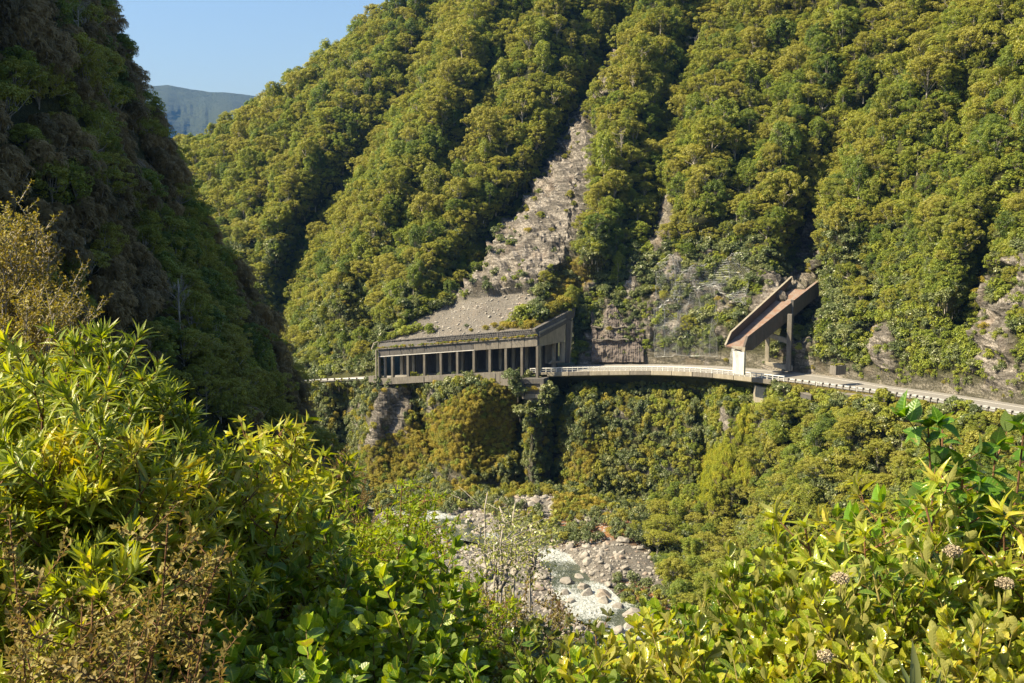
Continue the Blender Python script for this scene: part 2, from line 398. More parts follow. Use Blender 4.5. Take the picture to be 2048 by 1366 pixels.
def slope_field(u, v):
    C = [(300, 650, .95), (300, 350, .8), (600, 650, 1.0), (600, 400, .95), (650, 150, .8), (800, 60, .8), (740, 620, .9), (820, 670, .38), (900, 650, .42), (1000, 640, .42), (960, 560, .75), (1040, 600, .5), (1100, 620, .8), (1080, 500, .95), (1150, 300, .95),
         (1100, 100, .9), (1200, 690, 2.6), (1200, 600, 1.6), (1300, 650, 2.4), (1420, 620, 2.2), (1400, 700, 2.6), (1300, 480, 1.1), (1450, 450, 1.0), (1550, 650, 2.2), (1600, 700, 2.4), (1600, 560, 1.4), (1650, 400, 1.0), (1500, 200, .9), (1750, 700, 1.7), (1750, 600, 1.4), (1900, 750, 1.9), (1900, 600, 1.5), (2048, 780, 2.0),
         (2048, 600, 1.6), (1950, 400, 1.1), (1950, 150, .95), (1700, -100, .95), (1200, -100, .9), (2300, 700, 1.7), (2300, 300, 1.1), (2600, 500, 1.3), (100, 700, 1.0)]
    num = 0; den = 0
    for cu, cv, g in C:
        w_ = 1 / (((u - cu) ** 2 + ((v - cv) * 1.2) ** 2) + 900) ** 1.5; num = num + w_ * g; den = den + w_
    return num / den
NU, NT = 700, 190
uu = np.linspace(-350, 2620, NU)
bv, bY = base_line(uu)
sv = np.interp(uu, *zip(*SKY))
tt = np.linspace(0, 1, NT) ** 1.12
rl_ = road_line(uu); VV = np.minimum(rl_[:, None] + (sv - rl_)[:, None] * tt[None], bv[:, None]); UU = np.broadcast_to(uu[:, None], VV.shape)
GG = slope_field(UU, VV)
sky_near = sstep(0.82, 1.0, tt)[None] * (sstep(900, 700, uu))[:, None]
kk = kof(VV); GG = GG * (1 - sky_near) + np.minimum(GG, kk + .22) * sky_near
Yg = np.zeros_like(VV); Yg[:, 0] = bY; Zg = np.zeros_like(VV); Zg[:, 0] = CAMZ + kk[:, 0] * bY
for j in range(1, NT):
    g = GG[:, j]
    Yg[:, j] = (Zg[:, j - 1] - g * Yg[:, j - 1] - CAMZ) / np.minimum(kk[:, j] - g, -.08); Zg[:, j] = CAMZ + kk[:, j] * Yg[:, j]
def blur_u(A, w0, passes=3):
    k_ = np.ones(2 * w0 + 1) / (2 * w0 + 1)
    for _ in range(passes):
        E = np.concatenate([np.repeat(A[:1], w0, 0), A, np.repeat(A[-1:], w0, 0)]); A = np.stack([np.convolve(E[:, j], k_, 'valid') for j in range(A.shape[1])], 1)
    return A
Yb = blur_u(Yg, 9); wb = np.where(((uu > 700) & (uu < 1210))[:, None], sstep(.135, .2, tt)[None], sstep(.03, .13, tt)[None]); Yg = Yg * (1 - wb) + Yb * wb
fade = sstep(0.0, 70., bv[:, None] - VV)
dY = 0
for line, wd, amp in SPURS:
    d, t = seg_dist(UU, VV, line); dY = dY - 1.25 * amp * np.exp(-(d / wd) ** 2) * sstep(0, .06, t + .02) * sstep(1.0, .85, t)
P0 = pt(UU, VV, Yg)
dY = dY + fbm(P0 / 38.0, 3, 5) * 5 + fbm(P0 / 12.0, 3, 9) * 1.6
Yg = Yg + dY * fade * (1 - .75 * sky_near)
P0 = pt(UU, VV, Yg)
# masks on the land
def blur_poly(u, v, poly, soft, sd):
    q = np.stack([u / 60., v / 60., np.zeros_like(u)], -1); du = fbm(q, 4, sd) * soft; dv = fbm(q + 31.7, 4, sd + 3) * soft
    m = np.zeros(np.shape(u))
    for a_ in (-.35, 0, .35):
        for b_ in (-.35, 0, .35): m = m + in_poly(u + du + a_ * soft * .5, v + dv + b_ * soft * .5, poly)
    return m / 9
SLIP = [(1243, 45), (1205, 135), (1165, 205), (1130, 275), (1085, 330), (1070, 395), (1015, 445), (990, 500), (945, 548), (890, 602), (835, 645), (1050, 605), (1105, 560), (1145, 515), (1175, 450), (1195, 380), (1200, 300), (1195, 250), (1215, 180), (1258, 70)]
SCREE = [(770, 670), (850, 636), (900, 600), (1050, 580), (1085, 600), (1066, 640), (1075, 672), (740, 700)]
GOLD = [(1085, 600), (1108, 550), (1160, 510), (1188, 560), (1152, 618), (1075, 660), (1030, 655)]
CLIFF = [(1160, 560), (1240, 520), (1320, 500), (1520, 500), (1560, 560), (1660, 600), (1700, 700), (1720, 770), (1150, 760), (1180, 620)]
RCLIFF = [(1965, 490), (1990, 520), (2060, 500), (2150, 600), (2150, 900), (1880, 830), (1940, 700), (1950, 600)]
R2 = [(1735, 640), (1790, 650), (1800, 745), (1760, 745)]
G1 = [(1565, 560), (1590, 480), (1610, 430), (1640, 420), (1640, 500), (1620, 580)]
G2 = [(1290, 470), (1310, 420), (1345, 380), (1345, 440), (1330, 490), (1300, 520)]
RIDGE = [(1195, 330), (1230, 240), (1290, 190), (1330, 185), (1260, 260), (1225, 350), (1190, 430)]
rock = np.maximum.reduce([blur_poly(UU, VV, SLIP, 26, 3), blur_poly(UU, VV, CLIFF, 22, 4) * sstep(-.02, .3, fbm(P0 / 5., 3, 40)), blur_poly(UU, VV, RCLIFF, 22, 5) * sstep(-.3, .0, fbm(P0 / 7., 3, 41)),
                          blur_poly(UU, VV, R2, 14, 6), blur_poly(UU, VV, G1, 16, 7), blur_poly(UU, VV, G2, 16, 8) * .8, blur_poly(UU, VV, RIDGE, 16, 9) * .3])
near_road = sstep(.045, .015, tt)[None] * (UU > 1180) * (UU < 2400); rock = np.maximum(rock, near_road * .6)
gravel = blur_poly(UU, VV, SCREE, 14, 11); grass = blur_poly(UU, VV, GOLD, 12, 12)
rock = np.maximum(rock * (1 - gravel), grass * .25); gravel = gravel * (1 - grass); grass = grass * .8
# relief of bare rock, along the surface normal
def surf_normals(P):
    a_ = np.gradient(P, axis=0); b_ = np.gradient(P, axis=1); n_ = np.cross(b_, a_); n_ /= np.linalg.norm(n_, axis=-1)[..., None] + 1e-9
    return n_
N0 = surf_normals(P0); N0 *= np.where((N0[..., 1] < 0), 1, -1)[..., None]
q = P0.copy(); q = np.stack([q[..., 0] * .8 + q[..., 2] * .6, q[..., 1] * .35, q[..., 2] * .8 - q[..., 0] * .6], -1)
crag = fbm(q / np.array([2.2, 5, 6.0]), 4, 21, True) * 1.0 + fbm(P0 / 1.6, 3, 22, True) * .45
soft = fbm(P0 / 3.0, 3, 23) * .5
crag = crag + fbm(q / np.array([6., 14, 16.0]), 3, 25, True) * 1.1
slipm = blur_poly(UU, VV, SLIP, 26, 3) * rock
P0 = P0 + N0 * ((crag * rock * 1.4 + slipm * (fbm(q / np.array([4., 7., 9.]), 4, 121, True) * 2.6) + soft * (1 - rock) * .8 + fbm(P0 / .9, 2, 24) * gravel * .12) * fade)[..., None]
# the back of the ridge
back = [P0[:, -1] + np.stack([np.zeros(NU), np.full(NU, d_), np.full(NU, -d_ * .9)], -1) for d_ in (6, 20, 60, 110)]
PH = np.concatenate([P0, np.stack(back, 1)], 1)
zpad = lambda a_: np.concatenate([a_, np.zeros((NU, 4))], 1).ravel()
me = mesh_np('hillside', PH.reshape(-1, 3), grid_faces(NU, NT + 4)[:, ::-1], [M['terrain']], smooth=False, cols=dict(rock=zpad(rock), gravel=zpad(gravel), grass=zpad(grass), red=zpad(0 * rock)))
o = link(bpy.data.objects.new('hillside', me)); tag(o, kind='structure')
def low_point(u_, v_, lift=0.0):
    i = int(np.clip(np.interp(u_, uu, np.arange(NU)), 0, NU - 1)); j = int(np.clip(np.searchsorted(LOW['v'][i], v_), 0, NT2 - 1)); return LOW['P'][i, j] + LOW['N'][i, j] * lift
HILL = dict(P=P0, N=N0, u=UU, v=VV, rock=rock, gravel=gravel, grass=grass)

# ---- below the road: cliff, river flat, wooded bank
RIVER = [(560, 1000, 26), (780, 1010, 22), (860, 1024, 24), (925, 1066, 30), (990, 1080, 28), (1060, 1084, 26), (1092, 1102, 30), (1125, 1130, 34), (1140, 1160, 52), (1160, 1190, 56), (1200, 1218, 70), (1270, 1238, 76), (1330, 1262, 70), (1420, 1300, 80), (1560, 1380, 90)]
RIVL = [(a_, b_) for a_, b_, c_ in RIVER]
ou, ov, _ = px(RO); bvL = np.interp(uu, ou, ov); bYL = np.interp(uu, ou, RO[:, 1])
bvL = np.where(uu < ou[0], ov[0] + (ou[0] - uu) * .05, bvL); bYL = np.where(uu < ou[0], RO[0, 1] + (ou[0] - uu) * .12, bYL)
foot_v = np.interp(uu, [-400, 600, 700, 800, 900, 1000, 1090, 1150, 1230, 1300, 1400, 1500, 1600, 1750, 2700], [990, 990, 990, 992, 1000, 985, 975, 985, 1010, 1080, 1290, 1380, 1430, 1500, 1560])
cliffg = np.interp(uu, [-400, 700, 1100, 1230, 1330, 1420, 1500, 1620, 1800, 2100, 2700], [6, 6, 6.5, 4.5, 2.0, 1.3, 1.05, .82, .72, .62, .6])
NT2 = 150
tl = np.linspace(0, 1, NT2)
VL = bvL[:, None] + (1560 - bvL)[:, None] * tl[None]; UL = np.broadcast_to(uu[:, None], VL.shape); kl = kof(VL)
YL = np.zeros_like(VL); ZL = np.zeros_like(VL); YL[:, 0] = bYL; ZL[:, 0] = CAMZ + kl[:, 0] * bYL
for j in range(1, NT2):
    upper = VL[:, j] < foot_v
    # the right cliff: steep for the first 260 px then gentler
    steep = cliffg * (1 + 1.6 * sstep(1230, 1330, uu) * sstep(1560, 1480, uu) * sstep(1010, 960, VL[:, j]))
    g = np.where(upper, steep, .05)
    Yn = (ZL[:, j - 1] - g * YL[:, j - 1] - CAMZ) / np.minimum(kl[:, j] - g, -.05)
    # never below the river bed
    Yfloor = (5.6 - CAMZ) / kl[:, j]
    Yn = np.where(CAMZ + kl[:, j] * Yn < 5.6, Yfloor, Yn)
    YL[:, j] = Yn; ZL[:, j] = CAMZ + kl[:, j] * Yn
YL = YL * (1 - sstep(.1, .3, tl)[None]) + blur_u(YL, 5, 2) * sstep(.1, .3, tl)[None]
wallm = sstep(40, 0, (VL - foot_v[:, None])) * sstep(0, .04, tl)[None]
LSP = [([(690, 790), (700, 900), (700, 980)], 30, -7), ([(760, 780), (740, 900), (740, 990)], 26, 3), ([(830, 790), (850, 860), (870, 900)], 16, -4), ([(960, 780), (900, 880), (930, 960)], 50, 4.5), ([(1045, 810), (1040, 900), (1050, 970)], 13, -5),
       ([(1075, 780), (1062, 880), (1060, 970)], 13, 3), ([(1120, 800), (1110, 900), (1110, 975)], 22, -5), ([(1180, 790), (1170, 900), (1190, 1000)], 22, 2), ([(1405, 800), (1410, 900), (1395, 980)], 13, -4), ([(1450, 800), (1470, 880), (1420, 1000)], 22, 2.5),
       ([(1620, 800), (1590, 900), (1500, 1010), (1430, 1100)], 22, -5), ([(1740, 850), (1640, 960), (1540, 1080)], 30, 4), ([(1860, 870), (1760, 1000), (1660, 1120)], 24, -4)]
dY = fbm(pt(UL, VL, YL) / 14., 4, 51) * 3.2
for line, wd, amp in LSP:
    d, t = seg_dist(UL, VL, line); dY = dY - 1.35 * amp * np.exp(-(d / wd) ** 2)
# cliff set back under the half bridge
dY = dY + 5.5 * sstep(1080, 1100, UL) * sstep(1580, 1520, UL) * sstep(95, 30, VL - bvL[:, None])
YL2 = YL + dY * wallm
PL = pt(UL, VL, YL2)
rd, rt_ = seg_dist(UL, VL, RIVL); rw = np.interp(rt_ * (len(RIVL) - 1), range(len(RIVL)), [c_ for a_, b_, c_ in RIVER])
chan = sstep(1.9, 1.0, rd / rw * 2)
flat = 1 - wallm
flat = np.where(VL > foot_v[:, None] + 5, flat, 0)
PL[..., 2] += flat * (fbm(PL / 4.0, 4, 61) * .45 + .35 - chan * 1.5 + sstep(60, 220, rd) * .8)
mound, _t = seg_dist(UL, VL, [(1000, 1020), (1090, 1000), (1180, 1030), (1240, 1075)]); PL[..., 2] += flat * sstep(60, 10, mound) * 1.8
mound2, _t = seg_dist(UL, VL, [(1200, 1120), (1260, 1100)]); PL[..., 2] += flat * sstep(70, 10, mound2) * 1.5
WHITE = [(765, 778), (810, 768), (826, 800), (812, 855), (770, 885), (735, 915), (730, 860)]
GREY = [(725, 890), (800, 850), (825, 880), (750, 940)]
BASER = [(790, 960), (850, 905), (900, 900), (940, 960), (1030, 960), (1080, 960), (1080, 1000), (780, 1030)]  # foot rock; its halved mask lets dark soil colour imitate shade
B2 = [(1455, 800), (1470, 880), (1480, 900), (1440, 850)]
GULL = [(1040, 810), (1060, 870), (1050, 975), (1120, 985), (1130, 860), (1100, 850)]
SLIPB = [(1130, 930), (1180, 905), (1200, 960), (1110, 990)]
wallq = fbm(PL / 5., 3, 71)
rockL = np.maximum.reduce([blur_poly(UL, VL, WHITE, 10, 13), blur_poly(UL, VL, GREY, 10, 14) * .9, blur_poly(UL, VL, BASER, 20, 15) * .5, blur_poly(UL, VL, B2, 8, 16), blur_poly(UL, VL, GULL, 12, 17) * .5, sstep(.15, .5, wallq) * .7 * (UL < 1560)]) * wallm
under = sstep(1085, 1100, UL) * sstep(1580, 1530, UL) * sstep(60, 30, VL - bvL[:, None]); rockL = rockL * (1 - under); shade_under = under  # rock cleared under the deck; dark soil colour paints the shade there
verge = sstep(12, 4, VL - bvL[:, None]) * (UL > 1560)
MOSS = [(1395, 960), (1425, 900), (1470, 880), (1480, 820), (1500, 820), (1510, 960), (1440, 1020), (1395, 1030)]
GOLDL = [(730, 900), (840, 840), (900, 800), (960, 760), (1040, 780), (1035, 870), (980, 950), (880, 930), (740, 1000)]
G3 = [(900, 965), (960, 955), (960, 1000), (900, 1005)]; G4 = [(1000, 975), (1060, 970), (1080, 1000), (1010, 1010)]; G5 = [(1110, 1010), (1200, 1005), (1215, 1040), (1100, 1055)]
G6 = [(1180, 880), (1200, 880), (1190, 960), (1120, 1000), (1110, 980)]
grassL = np.maximum.reduce([blur_poly(UL, VL, p_, 10, 80 + i_) for i_, p_ in enumerate((MOSS, GOLDL, G3, G4, G5, G6))]) * .8
grassL = np.maximum(grassL, verge * .6)
RED = [(960, 1020), (1080, 1040), (1230, 1050), (1330, 1080), (1290, 1110), (1150, 1090), (1020, 1060)]; RED2 = [(1230, 1170), (1300, 1160), (1360, 1230), (1340, 1270), (1280, 1230)]
redL = np.maximum(blur_poly(UL, VL, RED, 20, 18), blur_poly(UL, VL, RED2, 18, 19)) * flat * .8
gravL = flat * (1 - redL) * (1 - grassL)
grassL = grassL * (1 - rockL * .6)
NL = surf_normals(PL); NL *= np.where((NL[..., 1] * 1 - NL[..., 2] * .2 < 0), 1, -1)[..., None]
q = np.stack([PL[..., 0] * .8 + PL[..., 2] * .6, PL[..., 1] * .4, PL[..., 2] * .8 - PL[..., 0] * .6], -1)
PL = PL + NL * ((fbm(q / np.array([2.4, 4, 5.]), 4, 91, True) * rockL * 1.0 + fbm(PL / 3., 3, 92) * .5 * wallm)
                * sstep(0, .03, tl)[None])[..., None]
me = mesh_np('riverside_ground', PL.reshape(-1, 3), grid_faces(NU, NT2), [M['terrain']], cols=dict(rock=rockL.ravel(), gravel=gravL.ravel(), grass=grassL.ravel(), red=redL.ravel()))
o = link(bpy.data.objects.new('riverside_ground', me)); tag(o, kind='structure')
LOW = dict(P=PL, N=NL, u=UL, v=VL, rock=rockL, gravel=np.maximum(gravL, redL * flat), grass=grassL)

# ---- near ground under the camera
def near_z(x, y):
    return 77.9 - .56 * y + .10 * np.abs(x) * (y < 60) * sstep(0, 30, y)
gx, gy = np.meshgrid(np.linspace(-60, 75, 136), np.concatenate([np.linspace(-12, 20, 40), np.linspace(21, 146, 80)]), indexing='ij')
gz = np.maximum(77.9 - .56 * gy, 4.2) + fbm(np.stack([gx, gy, 0 * gx], -1) / 5., 3, 3) * np.clip(gy * .04, .05, .7)
me = mesh_np('slope_ground', np.stack([gx, gy, gz], -1).reshape(-1, 3), grid_faces(*gx.shape), [M['terrain']], cols=dict(rock=0 * gx.ravel()))
o = link(bpy.data.objects.new('slope_ground', me)); tag(o, kind='structure')

# ---- left spur in shade, dropping to the gorge
EDGE = [(-20, 2), (6, -3), (30, -13.5), (43, -20), (61, -28.5), (78, -38), (85, -41), (102, -47.5), (140, -67)]
ez, ex = zip(*EDGE)
LY = np.concatenate([np.linspace(30, 132, 150), 132 + 14 * np.sin(np.linspace(0.04, 1, 26) * math.pi / 2)]); LZ = np.linspace(4, 132, 130)
YY, ZZ = np.meshgrid(LY, LZ, indexing='ij')
XX = np.interp(ZZ, ez, ex)
XX = XX - np.where(YY > 132, 60 * (1 - np.sqrt(np.clip(1 - ((YY - 132) / 14.2) ** 2, 0, 1))), 0)
nn_ = np.stack([YY, ZZ, 0 * YY], -1)
XX = XX + (fbm(nn_ / 26., 3, 33) * 4.5 + fbm(nn_ / 9., 3, 34) * 2.4) * sstep(134, 110, YY) + fbm(nn_ / 3., 2, 35) * .4 - sstep(70, 30, YY) * 4
PS = np.stack([XX, YY, ZZ], -1)
me = mesh_np('shaded_spur', PS.reshape(-1, 3), grid_faces(*XX.shape)[:, ::-1], [M['terrain']], cols=dict(rock=0 * XX.ravel()))
o = link(bpy.data.objects.new('shaded_spur', me)); tag(o, kind='structure')
NS = surf_normals(PS); NS *= np.where(NS[..., 0] > 0, 1, -1)[..., None]
su, svv, _ = px(PS); SPUR = dict(P=PS, N=NS, u=su, v=svv)

# ---- far mountains
fu = np.linspace(-700, 1900, 420); ftop = np.interp(fu, [-700, 100, 250, 310, 335, 350, 380, 420, 460, 490, 560, 700, 1900], [120, 140, 168, 173, 170, 173, 178, 183, 186, 189, 196, 230, 260])
ft = np.linspace(0, 1, 120); FV = ftop[:, None] + (470 - ftop)[:, None] * ft[None]; FU = np.broadcast_to(fu[:, None], FV.shape)
FY = 4300 - 1500 * ft[None] ** .9 * np.ones_like(FU)
FP = pt(FU, FV, FY); qq = np.stack([FP[..., 0] / 300. + FP[..., 2] / 520., FP[..., 2] / 1300., 0 * FU], -1)
FY = FY - (fbm(qq, 5, 77, True) * 800 + fbm(FP / 160., 4, 78, True) * 60) * sstep(0, .18, ft)[None]
FV = FV + fbm(np.stack([FU / 30., 0 * FU, 0 * FU], -1), 4, 79) * 2.2 * sstep(.2, 0, ft)[None]
FP = pt(FU, FV, FY); FB = FP[:, :1] + np.array([0, 900, -700.]); FP = np.concatenate([FB, FP], 1)
m, n, l, b, _o = mat_base('far_mountain_slope')
g = n.new('ShaderNodeNewGeometry'); sx = n.new('ShaderNodeSeparateXYZ'); l.new(g.outputs['Position'], sx.inputs[0])
hh = math_(n, l, 'ADD', math_(n, l, 'DIVIDE', sx.outputs[2], 1500.0), math_(n, l, 'MULTIPLY', noise(n, l, .004, 6, .7), .22))
l.new(ramp(n, l, hh, [(0.2, (.03, .045, .022)), (0.50, (.05, .065, .03)), (0.60, (.20, .155, .09)), (.8, (.24, .19, .12))]), b.inputs['Base Color']); b.inputs['Roughness'].default_value = 1
bump(n, l, b, noise(n, l, .012, 8, .7), 1.0, 60)
me = mesh_np('far_mountains', FP.reshape(-1, 3), grid_faces(420, 121), [m], smooth=False)
o = link(bpy.data.objects.new('far_mountains', me)); tag(o, kind='structure')

# valley floor reaching beyond everything
gv_ = link(bpy.data.objects.new('valley_floor', mesh_np('valley_floor', np.array([[-6000, -300, -2.], [6000, -300, -2], [6000, 9000, -2], [-6000, 9000, -2]]), np.array([[0, 1, 2, 3]]), [M['terrain']]))); tag(gv_, kind='structure')

# ---- river water
def river_mat():
    m, n, l, b, o = mat_base('mountain_river_water')
    a_ = n.new('ShaderNodeAttribute'); a_.attribute_name = 'foam'
    f = noise(n, l, 2.2, 8, .78, vecscale(n, l, (1.5, .5, 1), (0, 0, -.35)), 1.0)
    fo = math_(n, l, 'ADD', f, math_(n, l, 'MULTIPLY', a_.outputs['Fac'], .22))
    fm = ramp(n, l, fo, [(0.60, 0.0), (0.67, .5), (0.77, 1.0)])
    c = mixc(n, l, fm, ramp(n, l, noise(n, l, .5, 4), [(0.35, (.03, .045, .035)), (0.7, (.10, .115, .08))]), (.50, .53, .52))
    l.new(c, b.inputs['Base Color']); l.new(ramp(n, l, fm, [(0, .12), (1, .8)]), b.inputs['Roughness'])
    bump(n, l, b, f, .8, .25); return m
M['water'] = river_mat()
S = smooth_line(np.array([[a_, b_, c_] for a_, b_, c_ in RIVER], float), 160)
rvV, rvF, foam = [], [], []
rp = pt(S[:, 0], S[:, 1], (5.75 - CAMZ) / kof(S[:, 1])); td = np.gradient(rp, axis=0); td[:, 2] = 0; td /= np.linalg.norm(td, axis=1)[:, None]
nd = np.stack([-td[:, 1], td[:, 0], 0 * td[:, 0]], 1); K = 15
wid = 2.6 + S[:, 2] / 100 * 6 + 1.0 * fbm(np.stack([S[:, 0] / 40., 0 * S[:, 0], 0 * S[:, 0]], -1), 2, 4)
for j in range(K):
    f_ = (j / (K - 1) - .5) * 2; rvV.append(rp + nd * (f_ * wid)[:, None])
RV = np.stack(rvV, 1); fl = fbm(RV / np.array([7., 7., 1.]), 3, 6)
RV[..., 2] = 5.62 + fbm(RV / np.array([1.2, 1.2, 1.]), 3, 7) * .12
foam = sstep(-.35, .3, fl + .25 * np.sin(np.arange(160) * .33)[:, None])
me = mesh_np('river', RV.reshape(-1, 3), grid_faces(160, K), [M['water']], smooth=True, cols=dict(foam=foam.ravel()))
o = link(bpy.data.objects.new('river', me)); tag(o, kind='structure')
RIV_P = rp; RIV_W = wid
# ================================================================== STRUCTURES
def V3(a): return Vector([float(x) for x in a])
def lerp(a, b, t): return a + (b - a) * t
def seg_pt(P, Q, t): return P + (Q - P) * t
# ---- rock shelter: open concrete gallery over the road
A0 = V3(pt(757, 760, 288)); B0 = V3(pt(1075, 746, 268))
A1 = V3(pt(757, 714, 288)); B1 = V3(pt(1075, 692, 268))      # underside of the facade beam
A2 = V3(pt(755, 699, 288)); B2 = V3(pt(1075, 674, 268))      # top of the facade beam
A3 = V3(pt(757, 683, 289.2)); B3 = V3(pt(1070, 658, 269.2))  # upper edge of the roof front
C0 = V3(pt(1136, 727, 279)); C3 = V3(pt(1150, 617, 281.5))
fx = (B1 - A1); fx.z = 0; fx.normalize(); fn = Vector((fx.y, -fx.x, 0))   # facade direction and outward normal
if fn.y > 0: fn = -fn
shelter = empty('rock_shelter', A0)
tag(shelter, 'long concrete rockfall shelter over the road, columns in front and scree on its roof', 'rock shelter')
bpy.context.view_layer.update()
def P_(mb, name, mat, parent=shelter, **k):
    o = mb.build(name, mat, parent, **k)
    if parent is not None: o.matrix_parent_inverse = parent.matrix_world.inverted()
    return o
SHI = Matrix.Translation(-A0)
def part(mb, name, mat, par, **k):
    o = mb.build(name, mat, par, **k)
    o.location = -Vector(par.location); o.rotation_euler = (0, 0, 0)
    return o
# facade beam, in cast segments with joints
mb = MB(); NSEG = 13
for i in range(NSEG):
    t0, t1 = i / NSEG + .0012, (i + 1) / NSEG - .0012
    a_, b_ = seg_pt(A1, B1, t0), seg_pt(A1, B1, t1); c_, d_ = seg_pt(A2, B2, t1), seg_pt(A2, B2, t0)
    mb.prism([a_, b_, c_, d_], -fn * .55)
    if i in (7, 12): part(mb, 'facade_beam', M['conc_dark'] if i == 7 else M['conc'], shelter); mb = MB()
mb = MB()
mb.prism([seg_pt(A1, B1, 0) + fn * .05, seg_pt(A1, B1, .62) + fn * .05, seg_pt(A1, B1, .62) + fn * .05 + Vector((0, 0, .16)), A1 + fn * .05 + Vector((0, 0, .16))], -fn * .03)
part(mb, 'drip_edge', M['conc_pier'], shelter)
# ledge and sloping front of the roof
mb = MB(); up = Vector((0, 0, 1))
mb.prism([A2 + fn * .35, B2 + fn * .35, B2 + fn * .35 + up * .22, A2 + fn * .35 + up * .22], -fn * 1.8)
part(mb, 'roof_ledge', M['conc'], shelter)
mb = MB(); lo_a, lo_b = A2 - fn * .45 + up * .2, B2 - fn * .45 + up * .2
mb.prism([lo_a, lo_b, B3 - fn * .2, A3 - fn * .2], -fn * .9)
part(mb, 'roof_front', M['conc_dark'], shelter)
# tyre-like pads laid in rows along the roof front
mb = MB(); random.seed(3)
for row, (tz, cnt, t_s) in enumerate(((.93, 92, .0), (.66, 64, .32), (.42, 60, .38), (.18, 30, .62))):
    for i in range(cnt):
        t = t_s + (1 - t_s) * (i + .5) / cnt; base = seg_pt(lerp(lo_a, A3 - fn * .2, tz), lerp(lo_b, B3 - fn * .2, tz), t)
        sz = random.uniform(.5, .62) * (.33 if row == 0 else 1) * 48 / 48
        L = 48.0 * (1 - t_s) / cnt * random.uniform(.7, .92)
        mb.box(base + fn * random.uniform(.08, .2), L, random.uniform(.28, .42), random.uniform(.30, .5) * (.7 if row == 0 else 1), fx + Vector((0, 0, random.uniform(-.05, .2))), up)
part(mb, 'buffer_pads', M['conc_dark'], shelter, bevel=.06)
# roof slab and rear wall
mb = MB(); D3 = V3(pt(775, 668, 303))
RA, RB = A2 - fn * .55, B2 - fn * .55; back_off = -fn * 11.5 + up * 1.2
mb.prism([RA, RB, RB + back_off, RA + back_off], up * .5); part(mb, 'roof_slab', M['conc_dark'], shelter)
mb = MB(); rb0, rb1 = A0 - fn * 11.6, B0 - fn * 11.6
mb.prism([rb0 - up * .6, rb1 - up * .6, RB + back_off, RA + back_off], -fn * .4); part(mb, 'rear_wall', M['conc_dark'], shelter)
# front columns
NCOL = 14; COLT = [0.0] + [(x - 757) / 318 for x in (784, 815, 848, 881, 914, 947, 979, 1011, 1042)] + [1.0 - .008]
cus = [757, 784, 815, 848, 881, 914, 947, 979, 1011, 1043, 1074]
def facade_t(u):
    ua, ub = px(A1)[0], px(B1)[0]; da, db = px(A1)[2], px(B1)[2]; s_ = (u - ua) / (ub - ua)
    return s_ * da / (s_ * da + (1 - s_) * db)
for i, u_ in enumerate(cus):
    t = facade_t(u_); top = seg_pt(A1, B1, t); bot = seg_pt(A0, B0, t)
    bot = bot - up * (2.3 if i >= 9 else .3); mb = MB(); c = (top + bot) / 2 - fn * .45
    wd = .5 if i == 0 else .66
    mb.box(c, wd, .8, (top - bot).length, fx, up); part(mb, 'column', M['conc_col'], shelter, bevel=.04)
mb = MB(); mb.box(seg_pt(A1, B1, facade_t(764)) * .5 + seg_pt(A0, B0, facade_t(764)) * .5 - fn * 1.6, .55, .5, 5.6, fx, up); part(mb, 'column', M['conc_wall'], shelter)
# rear columns, seen between the front ones
for i, t in enumerate(np.linspace(.03, 1.0, 13)):
    top = seg_pt(A2, B2, t) - fn * 9.6 + up * .4; bot = seg_pt(A0, B0, t) - fn * 9.6; mb = MB()
    mb.box((top + bot) / 2, .8, .8, (top - bot).length, fx, up); part(mb, 'rear_column', M['conc_wall'], shelter)
# parapet along the foot of the columns
mb = MB(); t8 = facade_t(1025)
pa, pb = A0 - up * 1.9 - fn * .1, seg_pt(A0, B0, t8) - up * 2.6 - fn * .1
mb.prism([A0 - up * 1.3, seg_pt(A0, B0, .45) - up * 1.0, seg_pt(A0, B0, t8) - up * 3.0, seg_pt(A0, B0, t8) + up * .75, A0 + up * .45], -fn * .35)
part(mb, 'parapet', M['conc'], shelter)
mb = MB()
for t in (.30, .50, .62, .75, .835): 
    mb = MB(); q_ = seg_pt(A0, B0, t); mb.box(q_ - up * .7 + fn * .06, .10, .1, 2.0, fx, up); part(mb, 'parapet_joint', M['conc_dark'], shelter)
# end wall: gable fascia that climbs to the hill, on the right
wx = (C3 - B3); wx.z = 0; wx.normalize(); wn = Vector((wx.y, -wx.x, 0)); wn = wn if wn.x > 0 else -wn
B1e = B1 + wn * .06 + wx * .5; 
Bw1 = V3(pt(1079, 693, 268.4)); Cw1 = V3(pt(1129, 683, 276.8)); Cw3 = V3(pt(1133, 636, 277.5)); Bw3 = V3(pt(1079, 664, 268.4))
mb = MB(); mb.prism([Bw1, Cw1, Cw3, Bw3], -wn * .5); part(mb, 'end_wall', M['conc_wall'], shelter)
mb = MB(); mb.prism([V3(pt(1071, 664, 267.9)), V3(pt(1078, 673, 268)), V3(pt(1149, 634, 281)), V3(pt(1151, 616, 281.3)), V3(pt(1070, 658, 267.9))], -wn * .9); part(mb, 'end_wall_coping', M['conc_dark'], shelter)
mb = MB(); mb.prism([V3(pt(1079, 668.5, 268.2)), V3(pt(1079, 676, 268.2)), V3(pt(1134, 646, 277.7)), V3(pt(1134, 638.5, 277.7))], wn * .12); part(mb, 'end_wall_string_course', M['conc_dark'], shelter)
mb = MB(); mb.prism([V3(pt(1130, 725, 277.5)), V3(pt(1137, 725, 278.6)), V3(pt(1141, 637, 279.5)), V3(pt(1131, 643, 278))], wn * .25); part(mb, 'end_pilaster', M['conc_dark'], shelter)
